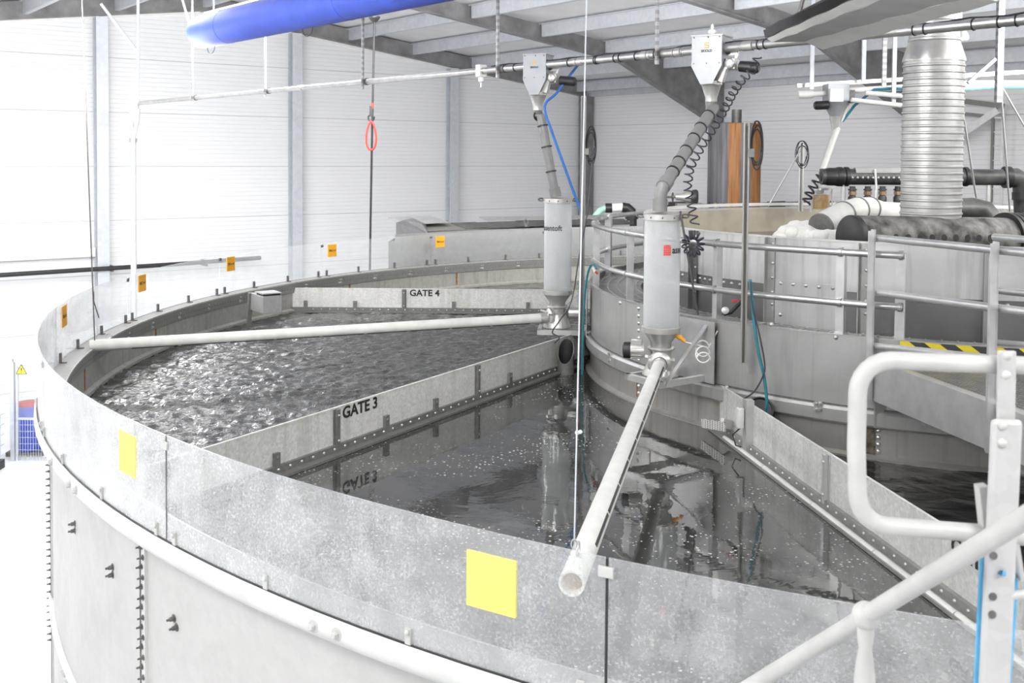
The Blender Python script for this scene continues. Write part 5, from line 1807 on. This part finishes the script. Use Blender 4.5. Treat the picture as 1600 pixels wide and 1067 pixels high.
part('side_bracket', MB().bar(aty(1584, 840, YG), aty(1594, 905, YG), .03, .012, V((1, 0, 0))), M['paint'], sg_, False, bevel=.003)
part('latch_bolt', MB().tube([aty(1572, 932, YG - .05), aty(1612, 926, YG - .05)], .010, 12), M['paint'], sg_)
rp = thing('tie_rope', 'light blue rope tied down both sides of the white gate post', 'rope', aty(1535, 1000, YG))
part('left_strand', MB().tube([aty(1537, 790, YG + .02), aty(1535, 860, YG + .02), aty(1531, 950, YG + .02), aty(1524, 1100, YG + .02)], .006, 8), M['rope'], rp)
part('right_strand', MB().tube([aty(1587, 890, YG + .02), aty(1584, 960, YG + .02), aty(1573, 1100, YG + .02)], .006, 8), M['rope'], rp)
part('wrap', MB().tube([aty(1540, 885, YG + .02), aty(1565, 895, YG - .075), aty(1588, 900, YG + .02)], .006, 8).tube([aty(1537, 868, YG + .02), aty(1535, 905, YG + .03)], .008, 8), M['rope'], rp)

# ------------------------------------------------------------------ mesh door, drum, container at the far left
YD = 19.9
dr = thing('mesh_door', 'white framed mesh door with warning sign at the far left edge', 'door', aty(45, 742, YD))
Q = lambda u, v, dy=0: aty(u, v, YD + dy)
ft_ = Q(21, 745)
part('post', MB().bar(V((ft_.x, YD, 0)), V((ft_.x, YD, Q(21, 560).z)), .075, .075, V((0, 1, 0))), M['column'], dr, False)
part('post', MB().bar(V((ft_.x + .95, YD, 0)), V((ft_.x + .95, YD, Q(21, 560).z)), .075, .075, V((0, 1, 0))), M['column'], dr, False)
part('top_bar', MB().bar(Q(21, 562), Q(21, 562) + V((.95, 0, 0)), .075, .075), M['column'], dr, False)
fr_ = part('leaf_frame', MB().bar(Q(27, 572), Q(27, 738), .04, .04, V((0, 1, 0))).bar(Q(27, 572), Q(27, 572) + V((.80, 0, 0)), .04, .04).bar(Q(27, 654), Q(27, 654) + V((.80, 0, 0)), .03, .04).bar(Q(27, 735), Q(27, 735) + V((.80, 0, 0)), .04, .09).bar(Q(27, 572) + V((.80, 0, 0)), Q(27, 738) + V((.80, 0, 0)), .04, .04, V((0, 1, 0))), M['column'], dr, False)
ms = MB()
a0_ = Q(27, 654)
for k in range(16):
    ms.tube([a0_ + V((.05 * k, 0, 0)), V((a0_.x + .05 * k, YD, Q(27, 735).z))], .004, 5)
for k in range(8):
    ms.tube([a0_ - UP * (.12 * k), a0_ + V((.8, 0, 0)) - UP * (.12 * k)], .004, 5)
o = part('wire_mesh', ms, M['column'], dr)
o['kind'] = 'stuff'
part('upper_panel', MB().box(Q(27, 613) + V((.40, .01, 0)), .76, .006, Q(27, 574).z - Q(27, 652).z), M['glassy_far'], dr, False)
ts = Q(33.5, 577, -.03)
sg2 = part('warning_sign', MB().prism([(-.10, -.085), (.10, -.085), (0, .09)], ts, V((1, 0, 0)), UP, V((0, 1, 0)), .006), M['signyel'], dr, False, label='yellow warning triangle')
ou = MB()
for (p0_, p1_) in (((-.10, -.085), (.10, -.085)), ((.10, -.085), (0, .09)), ((0, .09), (-.10, -.085))):
    ou.bar(ts + V((p0_[0], -.004, p0_[1])), ts + V((p1_[0], -.004, p1_[1])), .004, .010)
ou.box(ts + V((0, -.004, .0)), .016, .004, .06).box(ts + V((0, -.004, -.055)), .018, .004, .018)
part('sign_print', ou, M['ink'], sg2, False)
dp0 = aty(48, 700, 20.45)
bdm = thing('plastic_drum', 'bright blue plastic drum behind the mesh door', 'drum', V((dp0.x, dp0.y, 0)))
db_ = V((dp0.x, dp0.y, 0))
part('body', MB().rev(db_, UP, [(.27, .08), (.30, .12), (.30, .45), (.31, .47), (.30, .49), (.30, .85), (.27, .95), (.26, .96)], 32), M['bluebox'], bdm)
part('lid', MB().rev(db_ + UP * .95, UP, [(.27, 0), (.27, .04), (.0, .05)], 28), M['sling'], bdm, label='dark red lid')
part('pallet', MB().box(db_ + UP * .04, .7, .6, .08), M['strip'], bdm, False)
ib0 = aty(-36, 742, 19.0)
ib = thing('bulk_container', 'milky plastic bulk container in a wire cage at the left picture edge', 'container', V((ib0.x, ib0.y, 0)))
ix = V((ib0.x, ib0.y, 0))
part('tank_body', MB().box(ix + UP * .62, .50, .9, .86), M['ibc'], ib, bevel=.06)
part('pallet', MB().box(ix + UP * .08, .56, .95, .16), M['black'], ib, False)
for k in range(5):
    z = .25 + k * .19
    part('cage_bar', MB().tube([ix + V((-.27, -.47, z)), ix + V((.27, -.47, z)), ix + V((.27, .47, z))], .010, 6), M['column'], ib)
for x_ in (-.1, .1, .27):
    part('cage_bar', MB().tube([ix + V((x_, -.47, .16)), ix + V((x_, -.47, 1.05))], .010, 6), M['column'], ib)
part('cap', MB().rev(ix + UP * 1.05, UP, [(.08, 0), (.08, .05), (0, .055)], 16), M['bluebox'], ib)

# ------------------------------------------------------------------ camera, light, view
cam = bpy.data.cameras.new('camera')
cam.sensor_width = 36
cam.sensor_fit = 'HORIZONTAL'
cam.lens = 36 * FPX / 1600
cam.shift_y = -(533.5 - CYP) / 1600
cam.clip_start, cam.clip_end = .05, 200
cam.dof.use_dof = True
cam.dof.focus_distance = 8.5
cam.dof.aperture_fstop = 5.6
co = bpy.data.objects.new('camera', cam)
COL.objects.link(co)
X, U, B = V((1, 0, 0)), V((0, sp_, cp_)), V((0, -cp_, sp_))
rx, ru = X * cr_ + U * sr_, -X * sr_ + U * cr_
co.matrix_world = Matrix(((rx.x, ru.x, B.x, 0), (rx.y, ru.y, B.y, 0), (rx.z, ru.z, B.z, H), (0, 0, 0, 1)))
S.camera = co


def area(loc, tgt, size, power, col=(1, .985, .96), sy=None):
    l = bpy.data.lights.new('unseen_hall_light', 'AREA')
    l.energy = power
    l.size = size
    if sy:
        l.shape = 'RECTANGLE'
        l.size_y = sy
    l.color = col
    o = bpy.data.objects.new('unseen_hall_light', l)
    o.location = loc
    o.rotation_euler = (V(tgt) - V(loc)).to_track_quat('-Z', 'Y').to_euler()
    COL.objects.link(o)
    return o


LP = .5
FILL_LIGHTS = [((-6.5, 14, 7.4), (-9.5, 20, 4.0), 200), ((-1.2, 16, 7.5), (-1.5, 27, 4.0), 1250), ((3.0, 16, 7.2), (3.0, 29, 4.5), 2700), ((7.4, 15.5, 6.6), (9, 23, 4.5), 2200),
          ((-4, 9, 7.0), (-6, 16, 9.5), 230), ((3.2, 10.6, 7.5), (4, 20, 9.6), 560), ((5.8, 8, 7.2), (7, 15, 9.0), 560), ((0.6, 1.6, 7.3), (1.6, 10, 4.6), 260), ((3.2, .5, 4.2), (3.0, 7, 7.4), 60)]
LAMPS = [(-8.5, 13, 290), (-11.5, 8.5, 340), (-7.5, 4.5, 270), (-9.5, 16.5, 160), (-3.4, 1.5, 300), (2.5, -1.0, 300),
         (7.5, 1.5, 560), (8.5, 8.5, 560), (11, 13, 620), (12.5, 5.0, 480)]


def area(loc, tgt, size, power, col=(1, .985, .96), sy=None):
    l = bpy.data.lights.new('unseen_hall_light', 'AREA')
    l.energy = power
    l.size = size
    if sy:
        l.shape = 'RECTANGLE'
        l.size_y = sy
    l.color = col
    o = bpy.data.objects.new('unseen_hall_light', l)
    o.location = loc
    o.rotation_euler = (V(tgt) - V(loc)).to_track_quat('-Z', 'Y').to_euler()
    COL.objects.link(o)
    return o


LP = .5
FILL_LIGHTS = [((-6.5, 14, 7.4), (-9.5, 20, 4.0), 200), ((-1.2, 16, 7.5), (-1.5, 27, 4.0), 1250), ((3.0, 16, 7.2), (3.0, 29, 4.5), 2700), ((7.4, 15.5, 6.6), (9, 23, 4.5), 2200),
          ((-4, 9, 7.0), (-6, 16, 9.5), 230), ((3.2, 10.6, 7.5), (4, 20, 9.6), 560), ((5.8, 8, 7.2), (7, 15, 9.0), 560), ((0.6, 1.6, 7.3), (1.6, 10, 4.6), 260), ((3.2, .5, 4.2), (3.0, 7, 7.4), 60)]
LAMPS = [(-8.5, 13, 560), (-11.5, 8.5, 560), (-7.5, 4.5, 600), (-8.0, 17.0, 300), (-3.4, 1.5, 420), (2.5, -1.0, 300),
         (7.5, 1.5, 560), (8.5, 8.5, 560), (11, 13, 620), (12.5, 5.0, 480)]


def area(loc, tgt, size, power, col=(1, .985, .96), sy=None):
    l = bpy.data.lights.new('unseen_hall_light', 'AREA')
    l.energy = power
    l.size = size
    if sy:
        l.shape = 'RECTANGLE'
        l.size_y = sy
    l.color = col
    o = bpy.data.objects.new('unseen_hall_light', l)
    o.location = loc
    o.rotation_euler = (V(tgt) - V(loc)).to_track_quat('-Z', 'Y').to_euler()
    COL.objects.link(o)
    return o


LP = .5
FILL_LIGHTS = [((-6.5, 14, 7.6), (-9.5, 20, 4.0), 200), ((-2.0, 15, 7.5), (-4.0, 24, 4.0), 330), ((2.4, 15, 7.2), (1.5, 29, 5.0), 560), ((6.4, 13, 7.0), (8, 22, 4.5), 620),
          ((-4, 9, 7.0), (-6, 16, 9.5), 230), ((-.5, 6.0, 7.2), (0, 16, 9.8), 560), ((5.5, 8, 7.2), (7, 15, 9.0), 560)]
LAMPS = [(-8.5, 13, 640), (-11.5, 8.5, 640), (-7.5, 4.5, 640), (-5.6, 17.0, 330), (-3.4, 1.5, 400), (2.5, -1.0, 330),
         (7.5, 1.5, 560), (8.5, 8.5, 560), (11, 13, 520), (12.5, 5.0, 480)]


def area(loc, tgt, size, power, col=(1, .985, .96), sy=None):
    l = bpy.data.lights.new('unseen_hall_light', 'AREA')
    l.energy = power
    l.size = size
    if sy:
        l.shape = 'RECTANGLE'
        l.size_y = sy
    l.color = col
    o = bpy.data.objects.new('unseen_hall_light', l)
    o.location = loc
    o.rotation_euler = (V(tgt) - V(loc)).to_track_quat('-Z', 'Y').to_euler()
    COL.objects.link(o)
    return o


LP = .5
FILL_LIGHTS = [((-6.5, 13, 7.9), (-9.5, 19, 4.0), 330), ((-2.0, 15, 7.7), (-4.0, 24, 4.0), 330), ((2.4, 15, 7.2), (1.5, 29, 5.0), 420), ((6, 13, 7.0), (8, 22, 4.5), 330),
          ((-4, 9, 7.2), (-6, 16, 9.5), 420), ((-.5, 6.0, 7.6), (0, 16, 9.8), 420), ((5.5, 8, 7.4), (7, 15, 9.0), 300)]
LAMPS = [(-8.5, 13, 900), (-11.5, 8.5, 900), (-7.5, 4.5, 700), (-5.6, 17.0, 420), (-3.4, 1.5, 430), (2.5, -1.0, 420),
         (7.5, 1.5, 500), (8.5, 8.5, 420), (11, 13, 420), (12.5, 5.0, 400)]
for (x, y, p) in LAMPS:
    q0 = V((x, y, 0))
    z = roof_z((q0 - C0).dot(AX)) - .25
    area((x, y, z), (x, y, 0), 1.6, p * LP)
    area((x, y, z - 1.2), (x, y, 12), 2.5, p * LP * 1.3)  # upward fill added under each lamp to brighten the roof
# fill lights added out of view to brighten the far walls and roof
for (p, tg, e) in FILL_LIGHTS:
    area(p, tg, 1.4, e * LP)
w = bpy.data.worlds.new('hall_air')
w.use_nodes = True
w.node_tree.nodes['Background'].inputs[0].default_value = (.9, .92, .95, 1)
w.node_tree.nodes['Background'].inputs[1].default_value = .4
S.world = w
S.view_settings.view_transform = 'Standard'
S.view_settings.look = 'None'
S.view_settings.gamma = 1
S.view_settings.exposure = 0.0
S.cycles.max_bounces = 10
S.cycles.transparent_max_bounces = 16
S.cycles.caustics_reflective = False
S.cycles.caustics_refractive = False
